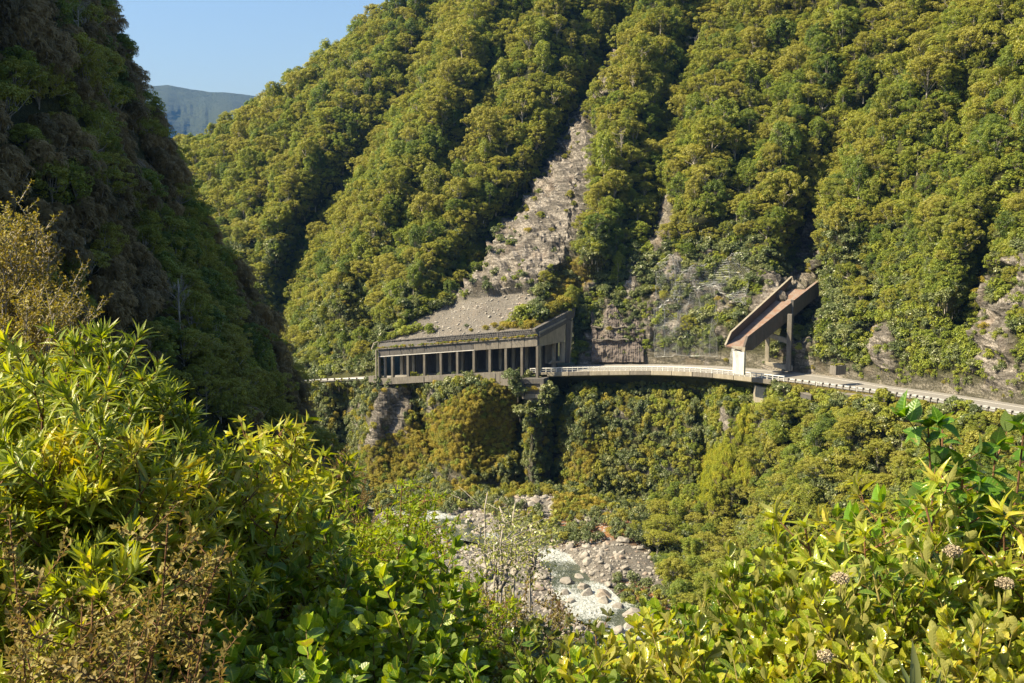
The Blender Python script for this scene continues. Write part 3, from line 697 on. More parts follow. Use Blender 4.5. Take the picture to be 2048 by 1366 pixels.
mb = MB(); mb.prism([V3(pt(1136, 726, 278.6)), V3(pt(1140, 726, 279.4)), V3(pt(1146, 640, 280.6)), V3(pt(1139, 645, 279.5))], -wn * .5); part(mb, 'end_pilaster', M['conc_wall'], shelter)
mb = MB(); mb.prism([V3(pt(1123, 724, 277)), V3(pt(1130, 724, 277.6)), V3(pt(1130, 684, 277.6)), V3(pt(1123, 685, 277))], -wn * .6); part(mb, 'end_column', M['conc_wall'], shelter)
mb = MB(); mb.prism([V3(pt(1094, 727, 278)), V3(pt(1103, 727, 279)), V3(pt(1103, 688, 279)), V3(pt(1094, 690, 278))], -wn * .6); part(mb, 'end_column', M['conc_wall'], shelter)
mb = MB(); mb.prism([V3(pt(1100, 728, 274)), V3(pt(1130, 725, 278.5)), V3(pt(1130, 721, 278.5)), V3(pt(1104, 723, 274))], -wn * .6); part(mb, 'end_plinth', M['conc_wall'], shelter)
mb = MB(); mb.prism([V3(pt(1077, 746, 268.2)), V3(pt(1083, 741, 268.8)), V3(pt(1081, 690, 268.6)), V3(pt(1077, 690, 268.2))], -wn * .5); part(mb, 'end_column', M['conc_wall'], shelter)
# struts and hanging brackets at the left end
mb = MB(); mb.tube([V3(pt(743, 699, 288)), V3(pt(748, 686, 288.5)), V3(pt(757, 683, 289))], .16); mb.tube([V3(pt(752, 700, 287.6)), V3(pt(752.5, 764, 287.6))], .2)
part(mb, 'end_strut', M['conc_wall'], shelter)
mb = MB()
for u_ in (1025, 1016, 1034): mb.beam(V3(pt(u_, 680, 268.5)), V3(pt(u_ + 9, 690, 267.6)), .12, .12)
part(mb, 'bracket', M['conc_dark'], shelter)
# ---- pedestal wall below the shelter's last columns
o_ = empty('retaining_block', pt(1060, 800, 268.3)); tag(o_, 'stepped concrete retaining block on the cliff under the shelter\'s right-hand columns', 'retaining wall')
def quad_mb(pts4, off): mb = MB(); mb.prism([V3(p) for p in pts4], off); return mb
part(quad_mb([pt(1040, 768, 267.4), pt(1087, 767, 265.6), pt(1087, 757.5, 265.6), pt(1040, 759, 267.4)], -fn * 3), 'upper_beam', M['conc_dark'], o_)
part(quad_mb([pt(1044, 797, 267.9), pt(1083, 806, 266.2), pt(1083, 768, 266.2), pt(1044, 769, 267.9)], -fn * 3), 'wall_panel', M['conc'], o_)
part(quad_mb([pt(1040, 790, 267.3), pt(1048, 792, 267.1), pt(1048, 768.3, 267.1), pt(1040, 768.3, 267.3)], -fn * 3), 'buttress', M['conc_dark'], o_)
part(quad_mb([pt(1080, 800, 265.8), pt(1087, 802, 265.5), pt(1087, 767.4, 265.5), pt(1080, 767.4, 265.8)], -fn * 3), 'buttress', M['conc'], o_)
part(quad_mb([pt(1050, 795, 266.9), pt(1079, 797, 265.7), pt(1079, 789, 265.7), pt(1050, 787, 266.9)], -fn * 1), 'ledge', M['conc'], o_)

# ---- half bridge: deck edge of cast segments carried out from the cliff
hb = empty('half_bridge', road_at(1300)[0]); tag(hb, 'curved concrete half bridge carrying the road edge over the cliff right of the shelter', 'bridge')
us = [1072, 1083, 1096, 1138, 1180, 1220, 1262, 1304, 1347, 1389, 1430, 1472, 1509, 1548]
def dirs(p0, p1): d_ = V3(p1) - V3(p0); d_.z = 0; d_.normalize(); return d_, Vector((d_.y, -d_.x, 0))
for i in range(len(us) - 1):
    if us[i] == 1083: pass
    p0, _t, n0 = road_at(us[i] + .6, -.9); p1, _t, n1 = road_at(us[i + 1] - .6, -.9)
    p0, p1 = V3(p0), V3(p1); n0, n1 = V3(n0), V3(n1); h = 1.15 if i > 1 else .6
    mb = MB()
    q = [p0 + up * .12, p0 - up * (h * .72), p0 - up * h + n0 * .7, p0 - up * h + n0 * 4.5, p0 - up * .25 + n0 * 4.5, p0 - up * .01 + n0 * .8, p0 + up * .12 + n0 * .35]
    r = [p1 + up * .12, p1 - up * (h * .72), p1 - up * h + n1 * .7, p1 - up * h + n1 * 4.5, p1 - up * .25 + n1 * 4.5, p1 - up * .01 + n1 * .8, p1 + up * .12 + n1 * .35]
    m_ = len(q); mb.add(q + r, [tuple(range(m_)), tuple(range(m_, 2 * m_))[::-1]] + [(k_, m_ + k_, m_ + (k_ + 1) % m_, (k_ + 1) % m_) for k_ in range(m_)])
    part(mb, 'deck_segment', M['conc_wall'] if i % 3 else M['conc'], hb)
for u_ in (1530,):
    part(quad_mb([pt(1508, 830, 241.5), pt(1562, 840, 237.5), pt(1575, 778, 237), pt(1512, 774, 241.5)], Vector((0.3, 3.5, 0))), 'abutment_wall', M['conc_wall'], hb)
# ---- railing on the half bridge
rl = empty('bridge_railing', road_at(1200)[0]); tag(rl, 'pale post and rail barrier along the outer edge of the half bridge', 'railing')
posts = MB(); n_post = 0
ulist = []
su_ = 1062.
while su_ < 1575: ulist.append(su_); su_ += 10.4 + (su_ - 1060) * .0018
for u_ in ulist:
    p, t_, n_ = road_at(u_, -.55); mb = MB(); mb.box(V3(p) + up * .62, .16, .16, 1.2, V3(t_)); part(mb, 'post', M['white_post'], rl)
for hz, hh_, th in ((1.12, .2, .10), (.62, .12, .06)):
    mb = MB(); pp = [V3(road_at(u_, -.66)[0]) + up * hz for u_ in ulist]
    for a_, b_ in zip(pp[:-1], pp[1:]): mb.beam(a_, b_, th, hh_)
    part(mb, 'rail', M['white_post'] if hz > 1 else M['galv'], rl)
# ---- W-beam guardrails
def guardrail(name, u0, u1, step_m, label, off=-.3, blocks=True, h=.78):
    i0 = int(np.interp(u0, roU, np.arange(len(RO)))); i1 = int(np.interp(u1, roU, np.arange(len(RO))))
    root = empty(name, RO[i0]); tag(root, label, 'guardrail')
    L0, L1 = RLEN[i0], RLEN[i1]; ss = np.arange(L0, L1, step_m)
    def at(s_, o_off, dz):
        P_ = np.array([np.interp(s_, RLEN, RO[:, k_]) for k_ in range(3)]); N_ = np.array([np.interp(s_, RLEN, RN[:, k_]) for k_ in range(3)]); T_ = np.array([np.interp(s_, RLEN, tan[:, k_]) for k_ in range(3)])
        return V3(P_ + N_ * o_off) + up * dz, V3(T_)
    for s_ in ss:
        p, t_ = at(s_, off - .28, 0); mb = MB(); mb.box(p + up * .35, .17, .17, .95, t_); part(mb, 'post', M['dark_post'], root)
        if blocks:
            p, t_ = at(s_, off - .1, h - .12); mb = MB(); mb.box(p, .2, .26, .34, t_); part(mb, 'spacer_block', M['dark_post'], root)
    mb = MB()
    prof = [(.0, -.16), (.07, -.1), (.0, 0), (.07, .1), (.0, .16)]
    s2 = np.linspace(L0, L1, max(3, int((L1 - L0) / 1.2))); V_ = []; F_ = []
    for s_ in s2:
        for o_, z_ in prof: V_.append(at(s_, off + .04 - o_, h - .12 + z_)[0])
        for o_, z_ in prof[::-1]: V_.append(at(s_, off + .055 - o_, h - .12 + z_)[0])
    k_ = 10
    for i in range(len(s2) - 1):
        for j in range(k_): F_.append((i * k_ + j, (i + 1) * k_ + j, (i + 1) * k_ + (j + 1) % k_, i * k_ + (j + 1) % k_))
    mb.add(V_, F_); part(mb, 'rail', M['galv'], root); return root
guardrail('guardrail', 1585, 2150, 2.0, 'steel guardrail on dark posts along the outer road edge right of the chute')
guardrail('guardrail', 600, 742, 3.0, 'weathered guardrail along the road edge left of the shelter', h=.7)
part_ = empty('kerb_wall', road_at(735)[0]); tag(part_, 'short concrete end wall at the left foot of the rock shelter', 'wall')
part(quad_mb([pt(737, 764, 288.8), pt(752, 766, 287.8), pt(752, 751, 287.8), pt(737, 752, 288.8)], -fn * .5), 'wall_panel', M['conc'], part_)
# ---- retaining walls under the right-hand road
def wallq4(u0, u1, v0, v1, dv=6):
    a_, b_ = low_point(u0, v1), low_point(u1, v1 + dv); Ya, Yb_ = a_[1] - .6, b_[1] - .6
    return [pt(u0, v1 + 8, Ya), pt(u1, v1 + dv + 8, Yb_), pt(u1, v0 + dv, Yb_), pt(u0, v0, Ya)]
for q_, lab in ((wallq4(1600, 1622, 786, 825), 'dark concrete retaining wall in the bushes below the guardrail'),
                (wallq4(1655, 1770, 786, 800, 12), 'low concrete strip under the guardrail posts beside the road')):
    o2 = empty('retaining_wall', q_[0]); tag(o2, lab, 'retaining wall'); part(quad_mb(q_, Vector((.6, 1.2, 0))), 'wall_panel', M['conc_dark'], o2); part(quad_mb([np.array(q_[3]) + [0, -.15, 0], np.array(q_[2]) + [0, -.15, 0], np.array(q_[2]) + [0, -.15, .25], np.array(q_[3]) + [0, -.15, .25]], Vector((.6, 1.3, 0))), 'coping', M['conc'], o2)

# ---- concrete chute that carries a stream over the road
ch = empty('debris_chute', pt(1475, 750, 243)); tag(ch, 'rust-stained concrete chute carrying water over the road on a white pier and tall posts', 'chute')
# floor line: lip (front, low) to top (back, high)
Lf = V3(pt(1452, 691, 241)); Rf = V3(pt(1483, 698, 238.5))       # lip corners, left and right
Lt = V3(pt(1578, 577, 262.5)); Rt = V3(pt(1632, 581, 258.5))       # upper end corners
fl = lambda s_, t: lerp(lerp(Lf, Lt, s_), lerp(Rf, Rt, s_), t)
upn = (Lt - Lf).cross(Rf - Lf).normalized(); upn = upn if upn.z > 0 else -upn
mb = MB(); mb.prism([Lf, Rf, Rt, Lt], -upn * .45); part(mb, 'chute_floor', M['conc_rust'], ch)
side = (Rf - Lf).normalized()
Wl0 = V3(pt(1464, 664, 242)); Wl1 = V3(pt(1585, 553, 263))
Wr0 = V3(pt(1492, 672, 239.5)); Wr1 = V3(pt(1634, 561, 258.2))
mb = MB(); mb.prism([Lf - upn * .45, Lt - upn * .45, Wl1, Wl0], -side * .4); part(mb, 'side_wall', M['conc_chute'], ch)
lowr0 = V3(pt(1490, 702, 239)); lowm = V3(pt(1500, 700, 240.2))
mb = MB(); mb.prism([Rf - upn * .3, lowm, V3(pt(1634, 590, 258.5)), Wr1, Wr0], side * .5); part(mb, 'side_wall', M['conc_chute'], ch)
mb = MB()   # pale copings on the wall tops
mb.prism([Lf, Wl0 + upn * .02, Wl0 + upn * .14, Lf + (Wl0 - Lf) * 0.02 + upn * .12], -side * .42); mb.beam(Wl0 - side * .2, Wl1 - side * .2, .46, .10, upn); part(mb, 'wall_coping', M['conc_wall'], ch)
mb = MB(); mb.beam(Wr0 + side * .25, Wr1 + side * .25, .56, .10, upn); part(mb, 'wall_coping', M['conc_rust'], ch)
mb = MB(); mb.prism([lerp(Lf, Rf, .02) - upn * .5, lerp(Lf, Rf, .98) - upn * .5, lerp(Lf, Rf, .98) + (Lt - Lf).normalized() * -.3 - upn * .2, lerp(Lf, Rf, .02) - (Lt - Lf).normalized() * .3 - upn * .2], upn * .12); part(mb, 'lip', M['conc_chute'], ch)
# white front pier
mb = MB(); pw = [pt(1465, 747, 240), pt(1487.5, 751, 238.2), pt(1489, 697, 238.2), pt(1465.5, 694, 240)]
mb.prism([V3(p) for p in pw], Vector((.55, .95, 0))); part(mb, 'front_pier', M['conc_pier'], ch, bevel=.05)
mb = MB(); mb.prism([V3(p) for p in (pt(1464.5, 700, 239.9), pt(1489.5, 703, 238.1), pt(1490, 695.5, 238.1), pt(1464.5, 692, 239.9))], Vector((.5, .9, 0))); part(mb, 'bearing', M['conc_wall'], ch)
# rear post frame
def post(u_, v0, v1, Y, wpx, name='post', mt='conc', d_=.8):
    w_ = wpx / FPX * Y; top = V3(pt(u_, v0, Y)); bot = V3(pt(u_, v1, Y)); bot.x = top.x; bot.y = top.y; mb = MB(); mb.box((top + bot) / 2, w_, d_, (top - bot).length, (1, -.4, 0)); part(mb, name, M[mt], ch, bevel=.04)
post(1535.5, 672, 729, 251, 8, mt='conc_wall'); post(1580, 628, 742, 246.5, 9, mt='conc')
post(1585, 600, 742, 250.5, 6, mt='conc_dark')
mb = MB(); mb.beam(V3(pt(1535, 668, 250.5)), V3(pt(1582, 685, 246.5)), .8, 1.0); part(mb, 'brace', M['conc_wall'], ch)
mb = MB(); mb.beam(V3(pt(1530, 672, 250.6)), V3(pt(1545, 664, 250)), .7, .9); part(mb, 'brace', M['conc_chute'], ch)
mb = MB(); mb.prism([V3(p) for p in (pt(1532, 731, 250), pt(1585, 743, 246), pt(1585, 734, 246), pt(1532, 724, 250))], Vector((.6, 2.2, 0))); part(mb, 'plinth', M['conc_wall'], ch, bevel=.08)
# water falling from the lip
mb = MB(); wm, n, l, b, _o = mat_base('falling_water'); b.inputs['Base Color'].default_value = (.75, .78, .78, 1); b.inputs['Roughness'].default_value = .3; b.inputs['Alpha'].default_value = .55
q0 = pt(1467, 697, 239.6)
for j in range(5):
    p0 = V3(q0) + Vector((.12 * j - .3, -.1 * j, 0)); mb.tube([p0, p0 + Vector((-.25, -.3, -.5)), p0 + Vector((-.5 - .03 * j, -.55, -2.0)), p0 + Vector((-.65, -.7, -3.2 - .5 * (j % 3)))], .035, .012, 5)
part(mb, 'water_trickle', wm, ch)

# ---- concrete block by the road
cb = empty('concrete_block', pt(1672, 750, 226)); tag(cb, 'dark square concrete block with dry grass on top beside the road', 'block')
mb = MB(); q_ = [V3(pt(1658, 748, 227)), V3(pt(1671, 751, 224.5)), V3(pt(1672, 732, 224.5)), V3(pt(1660, 730, 227))]
mb.prism(q_, Vector((2.6, 1.6, 0))); part(mb, 'block_body', M['conc'], cb, bevel=.06)
mb = MB(); top = [q_[3] + up * .02, q_[2] + up * .02]
for k_ in range(60):
    p = lerp(lerp(q_[3], q_[2], random.random()), lerp(q_[3], q_[2], random.random()) + Vector((2.4, 1.5, 0)), random.random()); mb.box(p + up * .1, .3, .2, random.uniform(.1, .3), (random.random(), random.random(), .2))
part(mb, 'dry_grass_cap', M['f_yellow'], cb)

# ---- sprayed concrete face with ledges beside the shelter
sc_ = empty('sprayed_concrete_face', pt(1235, 725, 281)); tag(sc_, 'dark sprayed concrete face with two ledges on the cliff right of the shelter', 'rock face lining')
H = HILL
def hill_point(u_, v_, lift=0.0):
    i = np.clip(int(np.interp(u_, uu, np.arange(NU))), 0, NU - 1); j = int(np.clip(np.searchsorted(-H['v'][i], -v_), 0, NT - 1)); return H['P'][i, j] + H['N'][i, j] * lift
SG, SH_ = 60, 50
us_, ts_ = np.linspace(1184, 1288, SG), np.linspace(0, 1, SH_)
SPt = np.zeros((SG, SH_, 3))
for i, u_ in enumerate(us_):
    topv = 622 + 14 * math.sin(i * .21) + (0 if u_ < 1250 else (u_ - 1250) * 1.3); botv = 724
    pb_ = hill_point(u_, 724)
    for j, t_ in enumerate(ts_):
        v_ = botv + (topv - botv) * t_; Yv = np.interp(t_, [0, .2, .45, .46, .72, .73, 1], [0, .3, .9, 1.7, 2.2, 2.9, 4.0])
        hp = hill_point(u_, v_); Yt = min(hp[1] - .5, pb_[1] - 1.0 + Yv); SPt[i, j] = pt(u_, v_, Yt)
SPt[..., 1] -= fbm(SPt / 1.6, 4, 5) * .7 + fbm(SPt / .6, 2, 6) * .25
o = bpy.data.objects.new('sprayed_lining', mesh_np('sprayed_lining', SPt.reshape(-1, 3), grid_faces(SG, SH_)[:, ::-1], [M['shot']])); link(o, sc_); o.location = -sc_.location
so_ = o.modifiers.new('s', 'SOLIDIFY'); so_.thickness = .5; so_.offset = 1
for vv_ in (654, 679):
    mb = MB(); pp = [V3(pt(u_, vv_ + 1.5 * math.sin(u_ * .2), SPt[int((u_ - 1184) / 104 * (SG - 1)), int((724 - vv_) / (724 - 625) * (SH_ - 1)), 1] - .3)) for u_ in range(1186, 1262, 8)]
    for a_, b_ in zip(pp[:-1], pp[1:]): mb.beam(a_, b_, .7, .22)
    part(mb, 'ledge', M['conc'], sc_)

# ---- rockfall nets pinned over the cliff
def net(label, poly_cols, rows, step_v, lift, cell=1):
    root = empty('rockfall_net', poly_cols[0][1]); tag(root, label, 'rockfall net', 'wire nets hung over the cliff')
    P_ = np.array([[hill_point(u_, v0 + (v1 - v0) * t_, lift + .5 * math.sin(u_ * .09 + t_ * 6)) for t_ in np.linspace(0, 1, rows)] for (u_, a__, v0, v1) in [(c[0], 0, c[2], c[3]) for c in poly_cols]])
    # hanging net bridges hollows: keep it in front of neighbours
    for _ in range(3):
        Pn = P_.copy(); Pn[1:-1, :, 1] = np.minimum(P_[1:-1, :, 1], (P_[:-2, :, 1] + P_[2:, :, 1]) / 2); Pn[:, 1:-1, 1] = np.minimum(Pn[:, 1:-1, 1], (Pn[:, :-2, 1] + Pn[:, 2:, 1]) / 2); P_ = Pn
    V_ = []; F_ = []
    def wire(a_, b_, r):
        a_, b_ = V3(a_), V3(b_); d = (b_ - a_).normalized(); x = d.orthogonal().normalized(); y = d.cross(x); b0 = len(V_)
        for p in (a_, b_):
            for k_ in range(3): an = 2.094 * k_; V_.append(p + x * r * math.cos(an) + y * r * math.sin(an))
        for k_ in range(3): F_.append((b0 + k_, b0 + (k_ + 1) % 3, b0 + 3 + (k_ + 1) % 3, b0 + 3 + k_))
    I, J = P_.shape[:2]
    for i in range(I - 1):
        for j in range(J - 1):
            wire(P_[i, j], P_[i + 1, j + 1], .017); wire(P_[i + 1, j], P_[i, j + 1], .017)
    o_ = bpy.data.objects.new('wire_mesh', mesh_np('wire_mesh', np.array([tuple(v) for v in V_]), np.array(F_), [M['galv']])); link(o_, root); o_.location = -root.location
    V_.clear(); F_.clear()
    for i in list(range(0, I, max(1, I // 5))) + [I - 1]:
        for j in range(J - 1): wire(P_[i, j], P_[i, j + 1], .05)
    for j in (0, J - 1):
        for i in range(I - 1): wire(P_[i, j], P_[i + 1, j], .05)
    o_ = bpy.data.objects.new('edge_cable', mesh_np('edge_cable', np.array([tuple(v) for v in V_]), np.array(F_), [M['galv']])); link(o_, root); o_.location = -root.location
def cols(u0, u1, n_, f0, f1): return [(u_, hill_point(u_, f0(u_)), f0(u_), f1(u_)) for u_ in np.linspace(u0, u1, n_)]
net('large grey wire rockfall net draped over the mossy cliff left of the chute', cols(1318, 1506, 56, lambda u_: 531 - 14 * sstep(1430, 1500, u_) + 6 * math.sin(u_ * .05) , lambda u_: 600 + 20 * math.sin(u_ * .03)), 26, 4, 1.1)
net('lower wire net hanging down to the road behind the railing', cols(1312, 1440, 34, lambda u_: 602 + 20 * math.sin(u_ * .03), lambda u_: 716), 30, 4, 1.0)
# marker posts
for u_, lab in ((1722, 'thin marker post behind the guardrail in the middle of the right-hand road'), (1640, 'thin marker post on the road edge just right of the chute')):
    p, t_, n_ = road_at(u_, -1.0); mk = empty('marker_post', p); tag(mk, lab, 'marker post'); mb = MB(); mb.box(V3(p) + up * .7, .12, .06, 1.4, V3(t_)); part(mb, 'stake', M['white_post'], mk); mb = MB(); mb.box(V3(p) + up * 1.25, .125, .065, .2, V3(t_)); part(mb, 'reflector_band', M['dark_post'], mk)
# ================================================================== FOREST AND SCRUB
def leaf_quads(pos, nrm, size, aspect=.6, droop=None, r=rng):
    """diamond leaves (4 verts) at pos facing nrm"""
    n_ = len(pos); t = r.normal(size=(n_, 3))
    if droop is not None: t = t * (1 - droop) + np.array([0, 0, -1.]) * droop * 2.2
    a_ = t - nrm * (t * nrm).sum(1)[:, None]; a_ /= np.linalg.norm(a_, axis=1)[:, None] + 1e-9; b_ = np.cross(nrm, a_)
    s_ = (size * r.uniform(.7, 1.3, n_))[:, None]
    V = np.stack([pos - a_ * s_, pos + b_ * s_ * aspect + nrm * s_ * .12, pos + a_ * s_, pos - b_ * s_ * aspect - nrm * s_ * .08], 1).reshape(-1, 3)
    F = np.arange(n_ * 4).reshape(-1, 4); return V, F
def sph(n_, r=rng, up=0.0):
    d = r.normal(size=(n_, 3)); d[:, 2] += up; return d / np.linalg.norm(d, axis=1)[:, None]
def tube_np(pts, r0, r1, n=5):
    mb = MB(); mb.tube(pts, r0, r1, n); return np.array(mb.V), [f for f in mb.F if len(f) == 4]
def far_tree(seed, h=8., rad=3.6, clumps=46, per=60, leaf=.30, flat=.62, cr=1.15, droop=None, aspect=.6, crown_lo=.35, trunk_r=.22):
    r = np.random.default_rng(seed); cz = h * (crown_lo + 1) / 2; hz = h * (1 - crown_lo) / 2
    d = sph(clumps, r, .45); rr = r.uniform(.55, 1.0, clumps) ** .7
    lob = 1 + .28 * np.sin(3 * np.arctan2(d[:, 1], d[:, 0]) + seed) + .15 * r.normal(size=clumps)
    C = d * np.stack([rad * lob, rad * lob, hz * np.ones(clumps)], 1) * rr[:, None] + [0, 0, cz]
    R_ = cr * r.uniform(.65, 1.35, clumps)
    P, Nn, vr = [], [], []
    for c, rc, q in zip(C, R_, r.uniform(0, 1, clumps)):
        k = int(per * (rc / cr) ** 1.6); dd = sph(k, r, .75); sh = r.uniform(.78, 1.05, k)[:, None]
        P.append(c + dd * sh * rc * np.array([1, 1, flat])); Nn.append(dd * .8 + np.array([0, 0, .5]) + r.normal(size=(k, 3)) * .35); vr.append(np.clip(q * .65 + r.uniform(0, .35, k), 0, 1))
    P = np.concatenate(P); Nn = np.concatenate(Nn); Nn /= np.linalg.norm(Nn, axis=1)[:, None]; vr = np.concatenate(vr)
    V, F = leaf_quads(P, Nn, leaf, aspect, droop, r); crown = (V, F, np.repeat(vr, 4))
    TV, TF = [], []; nb = 0
    top = np.array([r.normal() * .3, r.normal() * .3, h * .72])
    v_, f_ = tube_np([(0, 0, -1.5), (0, 0, 0), tuple(top * .5 + [r.normal() * .15, 0, 0]), tuple(top)], trunk_r, trunk_r * .35, 6); TV.append(v_); TF += [tuple(np.array(f) + nb) for f in f_]; nb += len(v_)
    for c in C[r.permutation(clumps)[:14]]:
        s_ = r.uniform(.3, .8); st = top * s_; mid = st * .5 + c * .5 + [0, 0, -.3]
        v_, f_ = tube_np([tuple(st), tuple(mid), tuple(c)], trunk_r * .42, trunk_r * .12, 4); TV.append(v_); TF += [tuple(np.array(f) + nb) for f in f_]; nb += len(v_)
    return crown, (np.concatenate(TV), np.array(TF))
def far_shrub(seed, h=2.2, rad=1.6, clumps=16, per=46, leaf=.2, droop=None, aspect=.55, flat=.8, cr=.62):
    (V, F, vr), tr = far_tree(seed, h, rad, clumps, per, leaf, flat, cr, droop, aspect, .05, .06); return (V, F, vr), tr
PROTO = {}
def register(kind, crown, trunk, lm, bm):
    V, F, vr = crown; TV, TF = trunk
    cm = mesh_np(kind + '_crown', V, F, [lm], var=vr); tm = mesh_np(kind + '_trunk', TV, TF, [bm], smooth=True)
    jm = mesh_np(kind + '_whole', np.concatenate([V, TV]), [F, TF + len(V)], [lm, bm], var=np.concatenate([vr, np.zeros(len(TV))]), matidx=np.concatenate([np.zeros(len(F)), np.ones(len(TF))]))
    PROTO.setdefault(kind, []).append((cm, tm, jm))
for s_ in range(4):
    register('olive_tree_a', *far_tree(100 + s_, 8.5, 3.5 + .3 * s_, 140, 62, .14, .66, .58), M['f_olive'], M['bark_pale'])
for s_ in range(3):
    register('green_tree_b', *far_tree(120 + s_, 7, 3.1, 110, 66, .145, .85, .62, crown_lo=.15), M['f_green'], M['bark'])
for s_ in range(2):
    register('olive_tree_a', *far_tree(130 + s_, 9.5, 2.4, 44, 100, .17, .95, .85, crown_lo=.3), M['f_green'], M['bark_pale'])
for s_ in range(2):
    register('green_tree_b', *far_tree(134 + s_, 7.5, 3.4, 26, 90, .19, .5, 1.3, crown_lo=.5), M['f_olive'], M['bark_pale'])
for s_ in range(3):
    register('olive_tree_a', *far_tree(150 + s_, 8.0 + s_, 2.9 + .4 * s_, 170, 62, .125, .7, .5, crown_lo=.22 + .05 * s_), M['f_olive'] if s_ != 1 else M['f_green'], M['bark_pale'])
register('green_tree_b', *far_tree(156, 7.5, 3.2, 180, 62, .125, .75, .5, crown_lo=.12), M['f_green'], M['bark_pale'])
for s_ in range(2):
    register('moss_curtain_h', *far_shrub(240 + s_, 2.6, 1.0, 16, 60, .3, droop=.75, aspect=.14, flat=1.3), M['f_moss'], M['bark_yel'])
for s_ in range(3):
    register('feather_tree_c', *far_tree(140 + s_, 6.5, 2.3, 40, 120, .30, .9, .85, droop=.55, aspect=.16, crown_lo=.15), M['f_dark'], M['bark_pale'])
for s_ in range(4):
    register('grey_shrub_d', *far_shrub(160 + s_, 2.4, 1.7, 20, 46, .19), M['f_shrub'], M['bark'])
for s_ in range(2):
    register('golden_shrub_e', *far_shrub(180 + s_, 1.7, 1.4, 18, 50, .2, droop=.3, aspect=.34), M['f_yellow'], M['bark_yel'])
for s_ in range(2):
    register('bright_shrub_f', *far_shrub(200 + s_, 2.2, 1.5, 18, 50, .18), M['f_bright'], M['bark_yel'])
for s_ in range(2):
    register('olive_shrub_g', *far_shrub(220 + s_, 2.6, 1.7, 20, 50, .2), M['f_olive'], M['bark'])

def scatter(S, dens_fn, spacing_fn, n_try, seed, jitter=True):
    """random well-spaced sites on a surface grid; returns positions and grid indices"""
    r = np.random.default_rng(seed); P = S['P']; I, J = P.shape[:2]
    dA = np.linalg.norm(np.cross(np.gradient(P, axis=0), np.gradient(P, axis=1)), axis=-1)
    wgt = dA * dens_fn(S); wgt = np.where(np.isfinite(wgt), wgt, 0).ravel(); wgt /= wgt.sum()
    idx = r.choice(I * J, size=n_try, p=wgt); cell = {}; out = []; cs = 1.0
    Pf = P.reshape(-1, 3); sp = spacing_fn(S).ravel()
    mx = float(sp[idx].max()); cs = mx
    for k in idx:
        p = Pf[k]; key = (int(p[0] // cs), int(p[1] // cs), int(p[2] // cs)); ok = True; s2 = sp[k] ** 2
        for a_ in (-1, 0, 1):
            for b_ in (-1, 0, 1):
                for c_ in (-1, 0, 1):
                    for qk in cell.get((key[0] + a_, key[1] + b_, key[2] + c_), ()):
                        d_ = Pf[qk] - p
                        if d_ @ d_ < s2: ok = False; break
                    if not ok: break
                if not ok: break
            if not ok: break
        if ok: cell.setdefault(key, []).append(k); out.append(k)
    return np.array(out)
SITES = []   # dict(kind, pos, scale, rz, zone, cls)
def one(S, k, kind, sc, cls, r, sink=.3, sz=1.0):
    p = S['P'].reshape(-1, 3)[k].copy(); nrm = S['N'].reshape(-1, 3)[k]; p[2] -= sink; p += nrm * (-.2 if S is not LOW else .1)
    SITES.append(dict(kind=kind, pos=p, s=sc, rz=r.uniform(0, 6.28), u=S['u'].ravel()[k], v=S['v'].ravel()[k], cls=cls, var=int(r.integers(0, 99)), sz=sz, surf=S['name']))
HILL['name'] = 'hill'; LOW['name'] = 'low'; SPUR['name'] = 'spur'
rr_ = np.random.default_rng(11)
# hillside trees
def dens(S):
    u, v = S['u'], S['v']; bvv = np.interp(u, uu, road_line(uu)); m = (1 - S['rock'] * 1.6).clip(0, 1) * (S['gravel'] < .15) * (S['grass'] < .2)
    inview = (u > 250) & (u < 2120) & (v > -60)
    cliffz = (u > 1150) & (v > np.interp(u, [1150, 1300, 1500, 1620, 1700, 2048], [560, 500, 500, 560, 640, 690]))
    behind_shelter = (u > 745) & (u < 1160) & (v > 655)
    return m * inview * np.where(cliffz, .04, 1.0) * (~behind_shelter) * (bvv - v > 22)
def size_fld(S):
    u, v = S['u'], S['v']; return np.interp(v, [0, 350, 600, 740], [1.0, 1.0, .82, .62]) * np.where(u > 1500, np.interp(v, [300, 500, 700], [1, .8, .5]), 1)
ks = scatter(HILL, dens, lambda S: 3.3 * size_fld(S), 14000, 1)
fs = size_fld(HILL).ravel()
for k in ks:
    u_, v_ = HILL['u'].ravel()[k], HILL['v'].ravel()[k]
    z_ = vnoise(HILL['P'].reshape(-1, 3)[k] / 22., 5)
    kind = 'olive_tree_a' if rr_.random() < (.72 + .3 * z_ - .3 * (u_ > 1600) * (v_ > 350)) else 'green_tree_b'
    one(HILL, k, kind, fs[k] * rr_.uniform(.45, .92) * (1.35 if rr_.random() < .3 else 1), 'tree', rr_, sz=rr_.uniform(.85, 1.35))
nt_ = len(SITES)
